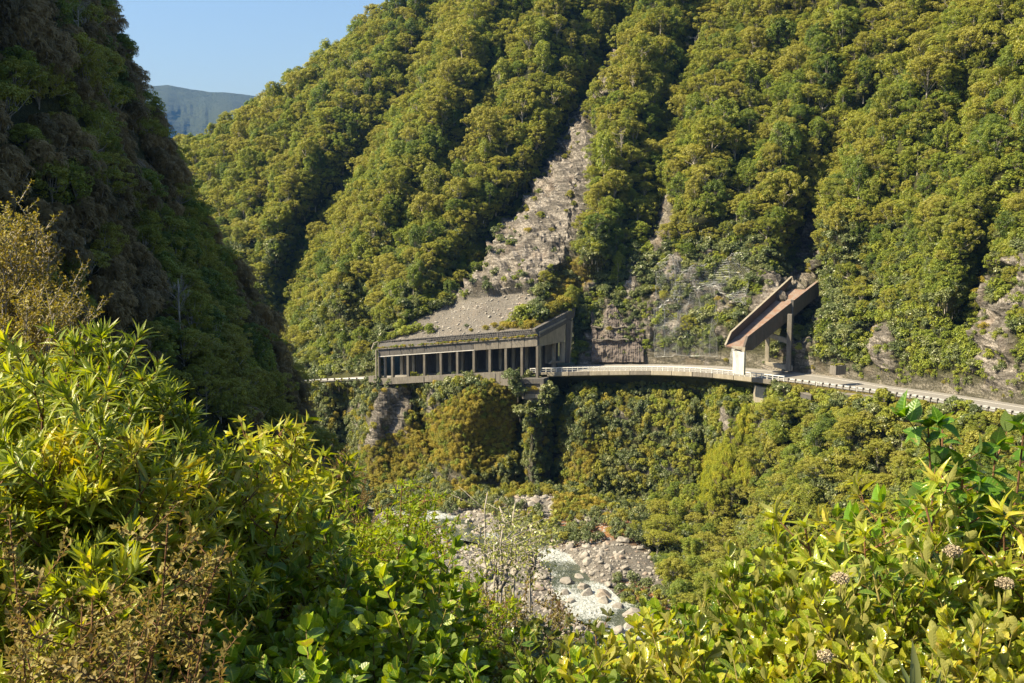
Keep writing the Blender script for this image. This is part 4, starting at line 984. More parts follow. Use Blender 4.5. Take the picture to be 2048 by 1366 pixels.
# hillside undergrowth
def dens2(S):
    u, v = S['u'], S['v']; bvv = np.interp(u, uu, bv); inview = (u > 280) & (u < 2120) & (v > -40); m = (1 - S['rock'] * 1.15).clip(.055, 1); m = np.where((u > 1160) & (v > 500), m.clip(.22, 1), m) * (1 - S['gravel']).clip(0.004, 1)
    return m * inview * np.where(bvv - v < 5, 0, 1) * np.where(v > 480, 1.7, .8)
ks = scatter(HILL, dens2, lambda S: np.where(S['v'] > 480, 1.15, 1.75), 30000, 2)
for k in ks:
    u_, v_ = HILL['u'].ravel()[k], HILL['v'].ravel()[k]; g_ = HILL['grass'].ravel()[k]
    gold = rr_.random() < (g_ * .9 + .06); bright = rr_.random() < .25 + .4 * (u_ > 1700)
    kind = 'golden_shrub_e' if gold else ('bright_shrub_f' if bright else ('grey_shrub_d' if v_ > 450 else 'olive_shrub_g'))
    one(HILL, k, kind, rr_.uniform(.5, 1.15) * (.6 if HILL['rock'].ravel()[k] > .4 or gold else 1), 'shrub', rr_, .1)
# cliff below the road and the wooded bank
def dens3(S):
    u, v = S['u'], S['v']; m = (1 - S['rock'] * 1.2).clip(.02, 1) * (1 - S['gravel'] * 1.0).clip(0, 1); b_ = np.interp(u, uu, bvL)
    gap = (v - b_ > np.where((u > 1085) & (u < 1545), 26, np.where((u > 1560) & (u < 1900), 24, 7)))
    m = np.where(S['grass'] > .25, 3.0, m)
    return m * gap * (u > 560) * (u < 2150) * (v < 1420)
big = lambda S: np.interp(S['u'], [1200, 1450, 1600, 1900], [1.15, 1.2, 1.6, 1.9]) * np.where(S['grass'] > .25, .75, 1)
ks = scatter(LOW, dens3, big, 24000, 3); bg_ = big(LOW).ravel()
for k in ks:
    u_, v_ = LOW['u'].ravel()[k], LOW['v'].ravel()[k]; g_ = LOW['grass'].ravel()[k]; x_ = rr_.random()
    if in_poly(np.array([u_]), np.array([v_]), MOSS)[0] and g_ > .2: kind = 'moss_curtain_h'
    elif g_ > .25: kind = 'golden_shrub_e' if x_ < .72 else ('bright_shrub_f' if x_ < .85 else 'olive_shrub_g')
    elif u_ < 1300: kind = 'grey_shrub_d' if x_ < .7 else ('olive_shrub_g' if x_ < .9 else 'golden_shrub_e')
    else: kind = 'bright_shrub_f' if x_ < .3 else ('grey_shrub_d' if x_ < .65 else 'olive_shrub_g')
    one(LOW, k, kind, bg_[k] / 1.7 * rr_.uniform(.6, 1.15) * (1.0 if g_ > .25 else 1), 'shrub', rr_, .1, sz=rr_.uniform(1.0, 1.7) if u_ < 1560 else 1.0)
def dens4(S):
    u, v = S['u'], S['v']; b_ = np.interp(u, uu, bvL); zone = (u > 1480) & (v - b_ > np.where(u < 1880, 84, 42)) | (u > 1300) & (v > 1000)
    return zone * (S['gravel'] < .3) * (S['grass'] < .3) * (u < 2120) * (v < 1400) * 1.0
ks = scatter(LOW, dens4, lambda S: 3.6 + 0 * S['u'], 2500, 4)
for k in ks: one(LOW, k, 'green_tree_b' if rr_.random() < .55 else 'olive_tree_a', rr_.uniform(.42, .85), 'tree', rr_, sz=.9)
# the shaded spur
ks = scatter(SPUR, lambda S: (S['P'][..., 1] > 55) * (S['P'][..., 2] > 25) * (S['u'] > -160) * 1.0, lambda S: 1.9 + 0 * S['u'], 9000, 5)
for k in ks:
    x_ = vnoise(SPUR['P'].reshape(-1, 3)[k] / 9., 15) + rr_.normal() * .25
    edge_ = SPUR['P'].reshape(-1, 3)[k][1] > 112
    kind = 'feather_tree_c' if x_ > (.1 if edge_ else -.15) else ('green_tree_b' if x_ > -.3 else 'olive_tree_a')
    one(SPUR, k, kind, rr_.uniform(.38, .8) * (.75 if kind != 'feather_tree_c' else .9), 'tree', rr_, sz=rr_.uniform(.9, 1.2))
# shrubs that climb round the retaining block and the shelter's foot
for u_, v_, s_ in ((1036, 775, 1.1), (1030, 762, .9), (1024, 752, 1.3), (1092, 775, 1.2), (1100, 785, 1.4), (1090, 800, 1.3), (1040, 815, 1.0), (1060, 818, .9), (1082, 818, 1.1), (1055, 766, .5), (1068, 764, .5), (1096, 765, .9), (900, 762, 1.2), (925, 765, 1.3), (945, 762, 1.2), (880, 768, 1.1), (965, 770, 1.1), (840, 772, .8), (860, 770, 1.0)):
    p = low_point(u_, v_); Yb_ = 266.5 if u_ > 1000 else p[1] - 1.5; q_ = pt(u_, v_ + 8, Yb_); SITES.append(dict(kind='grey_shrub_d' if s_ > .8 else 'golden_shrub_e', pos=q_ - [0, 0, 1.0], s=s_, rz=s_ * 9, u=u_, v=v_, cls='shrub', var=int(u_) % 7, sz=1.0, surf='low'))
# a few shrubs on the shelter roof debris
for u_, v_, kd, s_ in ((765, 683, 'bright_shrub_f', .7), (775, 680, 'bright_shrub_f', .8), (788, 677, 'bright_shrub_f', .85), (800, 674, 'bright_shrub_f', .9), (812, 670, 'bright_shrub_f', 1.0), (824, 667, 'bright_shrub_f', 1.05), (836, 663, 'bright_shrub_f', 1.0), (865, 668, 'bright_shrub_f', 1.0),
                       (1040, 645, 'olive_shrub_g', 1.3), (1052, 640, 'bright_shrub_f', 1.6), (1068, 642, 'bright_shrub_f', 1.4), (1080, 640, 'grey_shrub_d', 1.4), (1022, 652, 'bright_shrub_f', .8), (1006, 655, 'golden_shrub_e', .7), (1034, 654, 'golden_shrub_e', .8), (1058, 652, 'golden_shrub_e', .8), (1090, 640, 'bright_shrub_f', .9), (935, 655, 'grey_shrub_d', .4), (945, 664, 'golden_shrub_e', .4), (975, 659, 'golden_shrub_e', .6), (990, 657, 'golden_shrub_e', .6), (1015, 658, 'golden_shrub_e', .8), (1026, 657, 'golden_shrub_e', .7), (1045, 656, 'bright_shrub_f', .6), (1062, 655, 'golden_shrub_e', .8), (1003, 662, 'golden_shrub_e', .6), (1098, 628, 'golden_shrub_e', 1.2), (1112, 622, 'golden_shrub_e', 1.2), (1125, 612, 'golden_shrub_e', 1.3)):
    p = hill_point(u_, v_); SITES.append(dict(kind=kd, pos=p - [0, 0, .2], s=s_, rz=random.random() * 6, u=u_, v=v_, cls='shrub', var=random.randint(0, 9), sz=1.0, surf='roof'))
for u_ in np.arange(758, 1072, 3.2):
    if random.random() < .8:
        t = facade_t(u_); p = seg_pt(A2, B2, t) + fn * random.uniform(-.1, .4) + up * .2
        SITES.append(dict(kind='golden_shrub_e' if random.random() < .6 else 'bright_shrub_f', pos=np.array(p), s=random.uniform(.12, .3), rz=random.random() * 6, u=u_, v=690, cls='shrub', var=random.randint(0, 9), sz=1.0, surf='ledge'))

NAMES = {'olive_tree_a': 'forest_tree', 'green_tree_b': 'forest_tree', 'feather_tree_c': 'forest_tree', 'grey_shrub_d': 'shrub', 'golden_shrub_e': 'shrub', 'bright_shrub_f': 'shrub', 'olive_shrub_g': 'shrub', 'moss_curtain_h': 'hanging_fern'}
LOOK = {'olive_tree_a': 'olive green spreading', 'green_tree_b': 'dark green dense', 'feather_tree_c': 'dull brown drooping', 'grey_shrub_d': 'grey-green leafy', 'golden_shrub_e': 'golden dry', 'bright_shrub_f': 'bright green', 'olive_shrub_g': 'olive green', 'moss_curtain_h': 'yellow-green hanging'}
def zone_of(s_):
    u, v = s_['u'], s_['v']
    if s_['surf'] == 'spur': return 'on the shaded spur above the bushes' if v > 520 else ('on the shaded spur by the sky' if v < 220 else 'on the middle of the shaded spur')
    if s_['surf'] == 'roof': return 'growing in the scree on the shelter roof'
    if s_['surf'] == 'ledge': return 'on the ledge above the shelter beam'
    if s_['surf'] == 'low':
        if u < 760: return 'on the cliff under the guardrail left of the shelter'
        if u < 1040: return 'on the cliff below the rock shelter'
        if u < 1240: return 'on the cliff under the left part of the half bridge'
        if u < 1560: return 'on the cliff between the half bridge and the river' if v < 980 else 'on the bank above the river gravel'
        return 'on the wooded slope just below the guardrail' if v < 930 else 'on the wooded slope low above the river'
    if v > 560 and u > 1150:
        if u < 1310: return 'around the sprayed concrete face'
        if u < 1460: return 'on the netted cliff'
        if u < 1650: return 'on the cliff around the chute'
        return 'on the cliff above the right-hand road'
    if u < 620: return 'on the far ridge under the sky' if v < 330 else 'on the far slope right of the shaded spur'
    if u < 800: return 'on the sunlit slope left of the shelter' if v > 400 else 'on the ridge below the skyline'
    if u < 1120: return 'left of the rock slip above the shelter' if v > 330 else 'on the high slope left of the rock slip'
    if u < 1400: return 'beside the rock slip on its right' if v > 300 else 'high on the slope right of the gully top'
    if u < 1640: return 'above the wire nets' if v > 280 else 'high on the slope above the wire nets'
    return 'on the right-hand slope above the chute' if v > 280 else 'at the top of the right-hand slope'
CH_POLY = [(1440, 705), (1455, 660), (1575, 540), (1650, 550), (1650, 605), (1500, 730)]
SITES = [s_ for s_ in SITES if not (s_['surf'] == 'hill' and in_poly(np.array([s_['u']]), np.array([s_['v'] - 12.]), CH_POLY)[0])]
SITES = [s_ for s_ in SITES if not (s_['surf'] == 'hill' and s_['cls'] == 'tree' and 1430 < s_['u'] < 1665 and 560 < s_['v'] < 700)]
P_all = np.array([s_['pos'] for s_ in SITES]); pu, pv, pd = px(P_all)
size_px = np.array([s_['s'] * s_['sz'] * (8 if s_['cls'] == 'tree' else 2.4) for s_ in SITES]) * FPX / np.maximum(pd, 1)
vis = (pu > -20) & (pu < 2068) & (pv > -10) & (pv < 1400)
# the foreground bushes hide what lies under this line
front_v = np.interp(pu, [0, 230, 420, 680, 870, 940, 1100, 1340, 1560, 1770, 1860, 1960, 2048], [660, 660, 850, 980, 1030, 1110, 1220, 1270, 1140, 1000, 880, 820, 860])
hidden = (pv - size_px * .7 > front_v) | ((pu < np.interp(pv, [0, 300, 520, 980], [210, 335, 450, 680])) & (pd > 160))
indiv = set()
for cls in ('tree', 'shrub'):
    c_ = [i for i in range(len(SITES)) if SITES[i]['cls'] == cls and vis[i] and not hidden[i]]
    c_.sort(key=lambda i: -size_px[i]); indiv |= set(c_[:285])
COUNT = {}
for i, s_ in enumerate(SITES):
    if i not in indiv: continue
    ms = PROTO[s_['kind']]; cm, tm, jm = ms[s_['var'] % len(ms)]; zn = zone_of(s_); lab = LOOK[s_['kind']] + (' tree ' if s_['cls'] == 'tree' else ' shrub ') + zn
    nm = NAMES[s_['kind']]
    if s_['cls'] == 'tree':
        e_ = empty(nm, s_['pos'], s_['rz']); e_.scale = (s_['s'], s_['s'], s_['s'] * s_['sz'])
        c_ = bpy.data.objects.new('crown', cm); link(c_, e_); t_ = bpy.data.objects.new('trunk', tm); link(t_, e_)
        tag(e_, lab, 'tree', 'trees ' + zn)
    else:
        e_ = bpy.data.objects.new(nm, jm); link(e_); e_.location = s_['pos']; e_.rotation_euler = (0, 0, s_['rz']); e_.scale = (s_['s'],) * 3
        tag(e_, lab, 'shrub', 'shrubs ' + zn)
def stuff_scatter(name, sites, protos_by_kind, label, cat):
    coll = bpy.data.collections.new(name + '_kinds'); order = []; idxmap = {}
    for kd in sorted({s_['kind'] for s_ in sites}):
        for j, ms in enumerate(protos_by_kind[kd]):
            ob = bpy.data.objects.new('kind_%03d' % len(order), ms[2] if isinstance(ms, tuple) else ms); coll.objects.link(ob); idxmap[(kd, j)] = len(order); order.append(ob)
    n_ = len(sites); me = bpy.data.meshes.new(name); me.vertices.add(n_)
    me.vertices.foreach_set('co', np.array([s_['pos'] for s_ in sites], np.float32).ravel())
    at = me.attributes.new('idx', 'INT', 'POINT'); at.data.foreach_set('value', np.array([idxmap[(s_['kind'], s_['var'] % len(protos_by_kind[s_['kind']]))] for s_ in sites], np.int32))
    at = me.attributes.new('rot', 'FLOAT_VECTOR', 'POINT'); at.data.foreach_set('vector', np.array([s_.get('rot', (0, 0, s_['rz'])) for s_ in sites], np.float32).ravel())
    at = me.attributes.new('scl', 'FLOAT_VECTOR', 'POINT'); at.data.foreach_set('vector', np.array([s_.get('s3', (s_['s'], s_['s'], s_['s'] * s_['sz'])) for s_ in sites], np.float32).ravel())
    o = bpy.data.objects.new(name, me); link(o); tag(o, label, cat, kind='stuff')
    ng = bpy.data.node_groups.new(name + '_scatter', 'GeometryNodeTree'); ng.interface.new_socket('Geometry', in_out='INPUT', socket_type='NodeSocketGeometry'); ng.interface.new_socket('Geometry', in_out='OUTPUT', socket_type='NodeSocketGeometry')
    N_ = ng.nodes; L_ = ng.links; gi = N_.new('NodeGroupInput'); go = N_.new('NodeGroupOutput'); ip = N_.new('GeometryNodeInstanceOnPoints'); ci = N_.new('GeometryNodeCollectionInfo')
    ci.inputs['Collection'].default_value = coll; ci.inputs['Separate Children'].default_value = True; ci.inputs['Reset Children'].default_value = True
    def na(nm, ty):
        x = N_.new('GeometryNodeInputNamedAttribute'); x.data_type = ty; x.inputs['Name'].default_value = nm; return x.outputs['Attribute']
    m2p = N_.new('GeometryNodeMeshToPoints')
    L_.new(gi.outputs[0], m2p.inputs['Mesh']); L_.new(m2p.outputs[0], ip.inputs['Points']); L_.new(ci.outputs[0], ip.inputs['Instance'])
    ip.inputs['Pick Instance'].default_value = True; L_.new(na('idx', 'INT'), ip.inputs['Instance Index'])
    er = N_.new('FunctionNodeEulerToRotation'); L_.new(na('rot', 'FLOAT_VECTOR'), er.inputs[0]); L_.new(er.outputs[0], ip.inputs['Rotation']); L_.new(na('scl', 'FLOAT_VECTOR'), ip.inputs['Scale']); L_.new(ip.outputs[0], go.inputs[0])
    md = o.modifiers.new('scatter', 'NODES'); md.node_group = ng; return o
rest_t = [s_ for i, s_ in enumerate(SITES) if i not in indiv and s_['cls'] == 'tree']; rest_s = [s_ for i, s_ in enumerate(SITES) if i not in indiv and s_['cls'] == 'shrub']
stuff_scatter('forest', rest_t, PROTO, 'dense mixed forest covering the slopes between the larger trees', 'forest')
stuff_scatter('undergrowth', rest_s, PROTO, 'low scrub and undergrowth covering the cliffs and slopes', 'undergrowth')
print('SITES', len(SITES), 'trees', len(rest_t), 'shrubs', len(rest_s), 'indiv', len(indiv))

# bare dead trees standing out of the forest
def bare_tree_mesh(seed):
    r = np.random.default_rng(seed); mb = MB(); mb.tube([(0, 0, -1), (.1, 0, 3), (.2, .1, 6.5)], .16, .05, 6)
    def br(p, d, ln, rad, lv):
        q = p + d * ln; mid = (p + q) / 2 + r.normal(size=3) * ln * .06; mb.tube([tuple(p), tuple(mid), tuple(q)], rad, rad * .4, 4)
        if lv:
            for _ in range(4): d2 = d + r.normal(size=3) * .45; d2[2] = abs(d2[2]) + .15; d2 /= np.linalg.norm(d2); br(p + (q - p) * r.uniform(.4, 1), d2, ln * r.uniform(.5, .75), rad * .5, lv - 1)
    for _ in range(9):
        z = r.uniform(2.2, 6.3); d = sph(1, r, .8)[0]; br(np.array([.1, 0, z]), d, r.uniform(1.2, 2.4), .055, 2)
    return mb.mesh('bare_branches', M['bark_pale'], True)
BT = [bare_tree_mesh(i) for i in range(3)]
for S_, u_, v_, s_, lab in ((SPUR, 330, 500, .55, 'pale dead tree in the middle of the shaded spur'), (SPUR, 285, 430, .5, 'pale dead tree high on the shaded spur, left of its middle'), (SPUR, 200, 250, .45, 'bare tree standing in shade high on the spur'), (SPUR, 350, 690, .6, 'pale bare tree low on the shaded spur'), (SPUR, 150, 120, .5, 'bare tree at the top of the shaded spur'), (SPUR, 400, 780, .5, 'bare tree just above the drooping-leaved bushes'),
                        (HILL, 1390, 130, .9, 'grey dead tree high on the slope above the wire nets'), (HILL, 1775, 180, 1.0, 'tall dead trunk at the top right beside the dark gully'), (HILL, 880, 270, .8, 'dead tree left of the rock slip, halfway up'), (HILL, 1560, 330, .8, 'dead tree in the forest above the chute'), (HILL, 1240, 320, .8, 'bare tree at the right edge of the rock slip'), (HILL, 690, 500, .8, 'bare tree above the left end of the shelter'), (HILL, 1850, 470, .8, 'bare tree over the right-hand cliff')):
    k = int(np.argmin((S_['u'] - u_) ** 2 + (S_['v'] - v_) ** 2)); o = bpy.data.objects.new('dead_tree', BT[int(u_) % 3]); link(o); o.location = S_['P'].reshape(-1, 3)[k] + S_['N'].reshape(-1, 3)[k] * .6 + [0, 0, 1.0]; o.scale = (s_, s_, s_ * 1.15); o.rotation_euler = (0, 0, u_); tag(o, lab, 'tree')
# ================================================================== BOULDERS
def stone_mat(name, c):
    m, n, l, b, o = mat_base(name); oi = n.new('ShaderNodeObjectInfo')
    f = noise(n, l, 1.8, 6, .7); base = ramp(n, l, f, [(0.3, [x * .6 for x in c]), (0.55, c), (0.75, [min(1, x * 1.3) for x in c])])
    base = mixc(n, l, ramp(n, l, oi.outputs['Random'], [(0.80, 0.0), (0.97, .45)]), base, (.26, .17, .12))
    base = mixc(n, l, ramp(n, l, oi.outputs['Random'], [(0.0, .55), (0.4, 0.0)]), base, (.16, .15, .14))
    l.new(base, b.inputs['Base Color']); b.inputs['Roughness'].default_value = .85; bump(n, l, b, f, .6, .15); return m
M['stone'] = stone_mat('river_stone', (.30, .28, .245))
def rock_mesh(seed, sub=3):
    import bmesh
    bm = bmesh.new(); bmesh.ops.create_icosphere(bm, subdivisions=sub, radius=1); r = np.random.default_rng(seed)
    co = np.array([v.co for v in bm.verts])
    for _ in range(9):
        d = sph(1, r)[0]; lim = r.uniform(.5, .85); t = co @ d; co = co - np.outer(np.maximum(t - lim, 0) * .9, d)
    co = co * (1 + .10 * fbm(co * 1.6 + seed, 3, seed)[:, None]) * np.array([1.15, .9, .72])
    for v, c in zip(bm.verts, co): v.co = c
    me = bpy.data.meshes.new('boulder'); bm.to_mesh(me); bm.free(); me.materials.append(M['stone']); return me
RM = [rock_mesh(300 + i) for i in range(8)]
PROTO['stone'] = RM
rb = np.random.default_rng(21); stones = []
bed = (LOW['v'] > 1000) | (LOW['gravel'] > .4)
for s0 in (scatter(HILL, lambda S: (S['gravel'] > .3) * 1.0, lambda S: .6 + 0 * S['u'], 1500, 41), scatter(HILL, lambda S: (S['rock'] > .5) * (S['v'] < 640) * (S['u'] < 1200) * 1.0, lambda S: 1.3 + 0 * S['u'], 900, 42)):
    for k in s0:
        p = HILL['P'].reshape(-1, 3)[k]; s_ = .10 + .45 * rb.random() ** 4
        stones.append(dict(kind='stone', pos=p, s=s_, rz=0, rot=(rb.uniform(-.5, .5), rb.uniform(-.5, .5), rb.uniform(0, 6.28)), s3=(s_ * rb.uniform(.8, 1.4), s_, s_ * rb.uniform(.7, 1.1)), sz=1, var=int(rb.integers(0, 99)), u=HILL['u'].ravel()[k], v=HILL['v'].ravel()[k], hill=1))
def dens5(S):
    d, _t = seg_dist(S['u'], S['v'], RIVL); u, v = S['u'], S['v']
    return (S['gravel'] > .3) * (.25 + 1.6 * np.exp(-(d / 60) ** 2)) * sstep(.32, .5, d / np.interp(_t * (len(RIVL) - 1), range(len(RIVL)), [c_ for a_, b_, c_ in RIVER])) * (u > 760) * (u < 1480) * (v < 1330)
ks = scatter(LOW, dens5, lambda S: .42 + 0 * S['u'], 9000, 8)
for k in ks:
    p = LOW['P'].reshape(-1, 3)[k]; s_ = .18 + .9 * rb.random() ** 6 + .22 * rb.random()
    stones.append(dict(kind='stone', pos=p + [0, 0, s_ * .1], s=s_, rz=0, rot=(rb.uniform(-.3, .3), rb.uniform(-.3, .3), rb.uniform(0, 6.28)), s3=(s_ * rb.uniform(.8, 1.2), s_, s_ * rb.uniform(.7, 1.1)), sz=1, var=int(rb.integers(0, 99)), u=LOW['u'].ravel()[k], v=LOW['v'].ravel()[k]))
HAND = [(1136, 1165, 1.7), (1062, 1028, 1.6), (1075, 1020, 1.4), (905, 1050, 1.4), (925, 1052, 1.5), (940, 1040, 1.3), (1069, 1102, 1.2), (1080, 1108, 1.2), (1061, 1124, 1.4), (1045, 1130, 1.3), (1106, 1209, 1.9), (1130, 1187, 1.3), (1177, 1184, 1.6), (1170, 1175, 1.5), (1207, 1192, 1.8), (1211, 1202, 1.6), (1268, 1225, 1.9), (1275, 1240, 1.8), (1262, 1250, 1.5), (1160, 1150, 1.0), (1090, 1050, 1.3), (1098, 1060, 1.2),
        (955, 1060, 1.4), (990, 1063, 1.3), (1010, 1052, 1.3), (1240, 1212, 1.2), (1300, 1225, 1.4), (1285, 1075, 1.8), (1040, 1060, 1.4), (1145, 1200, 1.1), (1090, 1160, 1.2), (1080, 1175, 1.1), (1240, 1262, 1.6), (1205, 1250, 1.5), (1320, 1280, 1.5)]
for u_, v_, s_ in HAND:
    p = low_point(u_, v_); stones.append(dict(kind='stone', pos=np.array([p[0], p[1], max(p[2], 5.4) + s_ * .2]), s=s_, rz=0, rot=(rb.uniform(-.3, .3), rb.uniform(-.3, .3), rb.uniform(0, 6.28)), s3=(s_, s_ * .85, s_ * .85), sz=1, var=int(rb.integers(0, 99)), u=u_, v=v_))
stones.sort(key=lambda s_: 9 * ('hill' in s_) - s_['s'] / np.hypot(*s_['pos'][:2]))
def stone_zone(s_):
    p = s_['pos']; d = np.hypot(RIV_P[:, 0] - p[0], RIV_P[:, 1] - p[1]).min(); u, v = s_['u'], s_['v']
    a_ = 'in the white water' if d < 4 else ('at the river edge' if d < 8 else 'on the gravel bank away from the water')
    b_ = 'below the cliff' if v < 1060 else ('at the narrow middle bend' if v < 1150 else 'at the near wide reach')
    c_ = 'large' if s_['s'] > 1.1 else ('medium' if s_['s'] > .7 else 'small'); return c_, a_, b_
for s_ in stones[:280]:
    o = bpy.data.objects.new('boulder', RM[s_['var'] % 8]); link(o); o.location = s_['pos']; o.rotation_euler = s_['rot']; o.scale = s_['s3']
    c_, a_, b_ = stone_zone(s_); tag(o, '%s grey boulder %s %s' % (c_, a_, b_), 'boulder', '%s boulders %s %s' % (c_, a_, b_))
stuff_scatter('river_stones', stones[280:], PROTO, 'many small stones covering the river bed and gravel banks', 'stones')
# driftwood on the gravel bank
for i, (u0, v0, u1, v1, r_, lab) in enumerate(((1078, 997, 1100, 1004, .16, 'long pale driftwood log lying on the gravel below the cliff'), (1096, 990, 1097, 1003, .2, 'short upright driftwood stump on the gravel below the cliff'), (1105, 1005, 1130, 1010, .12, 'thin bleached driftwood pole right of the stump'))):
    a_, b_ = low_point(u0, v0), low_point(u1, v1); a_ = V3(a_) + up * (.5 if i != 1 else 1.6); b_ = V3(b_) + up * (.3 if i != 1 else -.3)
    mb = MB(); m_ = (a_ + b_) / 2 + Vector((.1, 0, .1)); mb.tube([a_, m_, b_], r_, r_ * .7, 7); mb.tube([m_, m_ + Vector((.3, .1, .6))], r_ * .4, r_ * .2, 5); o = mb.build('driftwood_log', M['bark_pale'], smooth=True); tag(o, lab, 'log')
# ================================================================== FOREGROUND BUSHES
def leaf_template(prof, curve=.25, fold=.25, n=None):
    """prof: list of (t, halfwidth); returns verts (x along, y side, z up) and triangles of one unit-length leaf"""
    V = [(0, 0, 0)]; F = []; prev = None
    for t, hw in prof:
        z = -curve * t * t; b = len(V)
        if hw <= 0.001: V.append((t, 0, z)); cur = (b,)
        else: V += [(t, hw, z + fold * hw), (t, 0, z), (t, -hw, z + fold * hw)]; cur = (b, b + 1, b + 2)
        if prev is None: F += [(0, cur[1], cur[0]), (0, cur[2], cur[1])]
        elif len(cur) == 3: 
            for a_ in (0, 1): F += [(prev[a_], prev[a_ + 1], cur[a_ + 1]), (prev[a_], cur[a_ + 1], cur[a_])]
        else: F += [(prev[0], prev[1], cur[0]), (prev[1], prev[2], cur[0])]
        prev = cur
    return np.array(V, float), np.array(F)
LT = {
    'lance': leaf_template([(.15, .055), (.4, .085), (.7, .06), (1, 0)], .22, .4),
    'lance_droop': leaf_template([(.15, .10), (.4, .15), (.7, .09), (1, 0)], .55, .4),
    'oval': leaf_template([(.12, .13), (.35, .24), (.6, .24), (.85, .13), (1, 0)], .15, .35),
    'round': leaf_template([(.10, .20), (.3, .36), (.6, .40), (.85, .26), (1, 0)], .10, .2),
    'spoon': leaf_template([(.15, .09), (.4, .19), (.65, .24), (.88, .15), (1, 0)], .08, .45),
    'big': leaf_template([(.06, .12), (.2, .26), (.4, .33), (.6, .29), (.8, .18), (.93, .07), (1, 0)], .30, .35),
    'tiny': leaf_template([(.5, .25), (1, 0)], .1, .2),
}
def place_leaves(tpl, base, dirs, ups, length, r, curl=.2):
    n_ = len(base); V0, F0 = LT[tpl]; m_ = len(V0)
    x = dirs / np.linalg.norm(dirs, axis=1)[:, None]; y = np.cross(ups, x); y /= np.linalg.norm(y, axis=1)[:, None] + 1e-9; z = np.cross(x, y)
    L = length[:, None, None]; W = V0[None] * np.array([1, 1, 1.0]); zc = W[..., 2] * (1 + r.normal(size=(n_, 1)) * .6)
    wdt = r.uniform(.8, 1.15, (n_, 1, 1))
    V = base[:, None] + L * (x[:, None] * W[..., 0:1] + y[:, None] * W[..., 1:2] * wdt + z[:, None] * zc[..., None])
    F = (F0[None] + (np.arange(n_) * m_)[:, None, None]).reshape(-1, 3); return V.reshape(-1, 3), F, m_
LTS = []
def bezier(p0, p1, p2, n_): t = np.linspace(0, 1, n_)[:, None]; return (1 - t) ** 2 * p0 + 2 * t * (1 - t) * p1 + t * t * p2
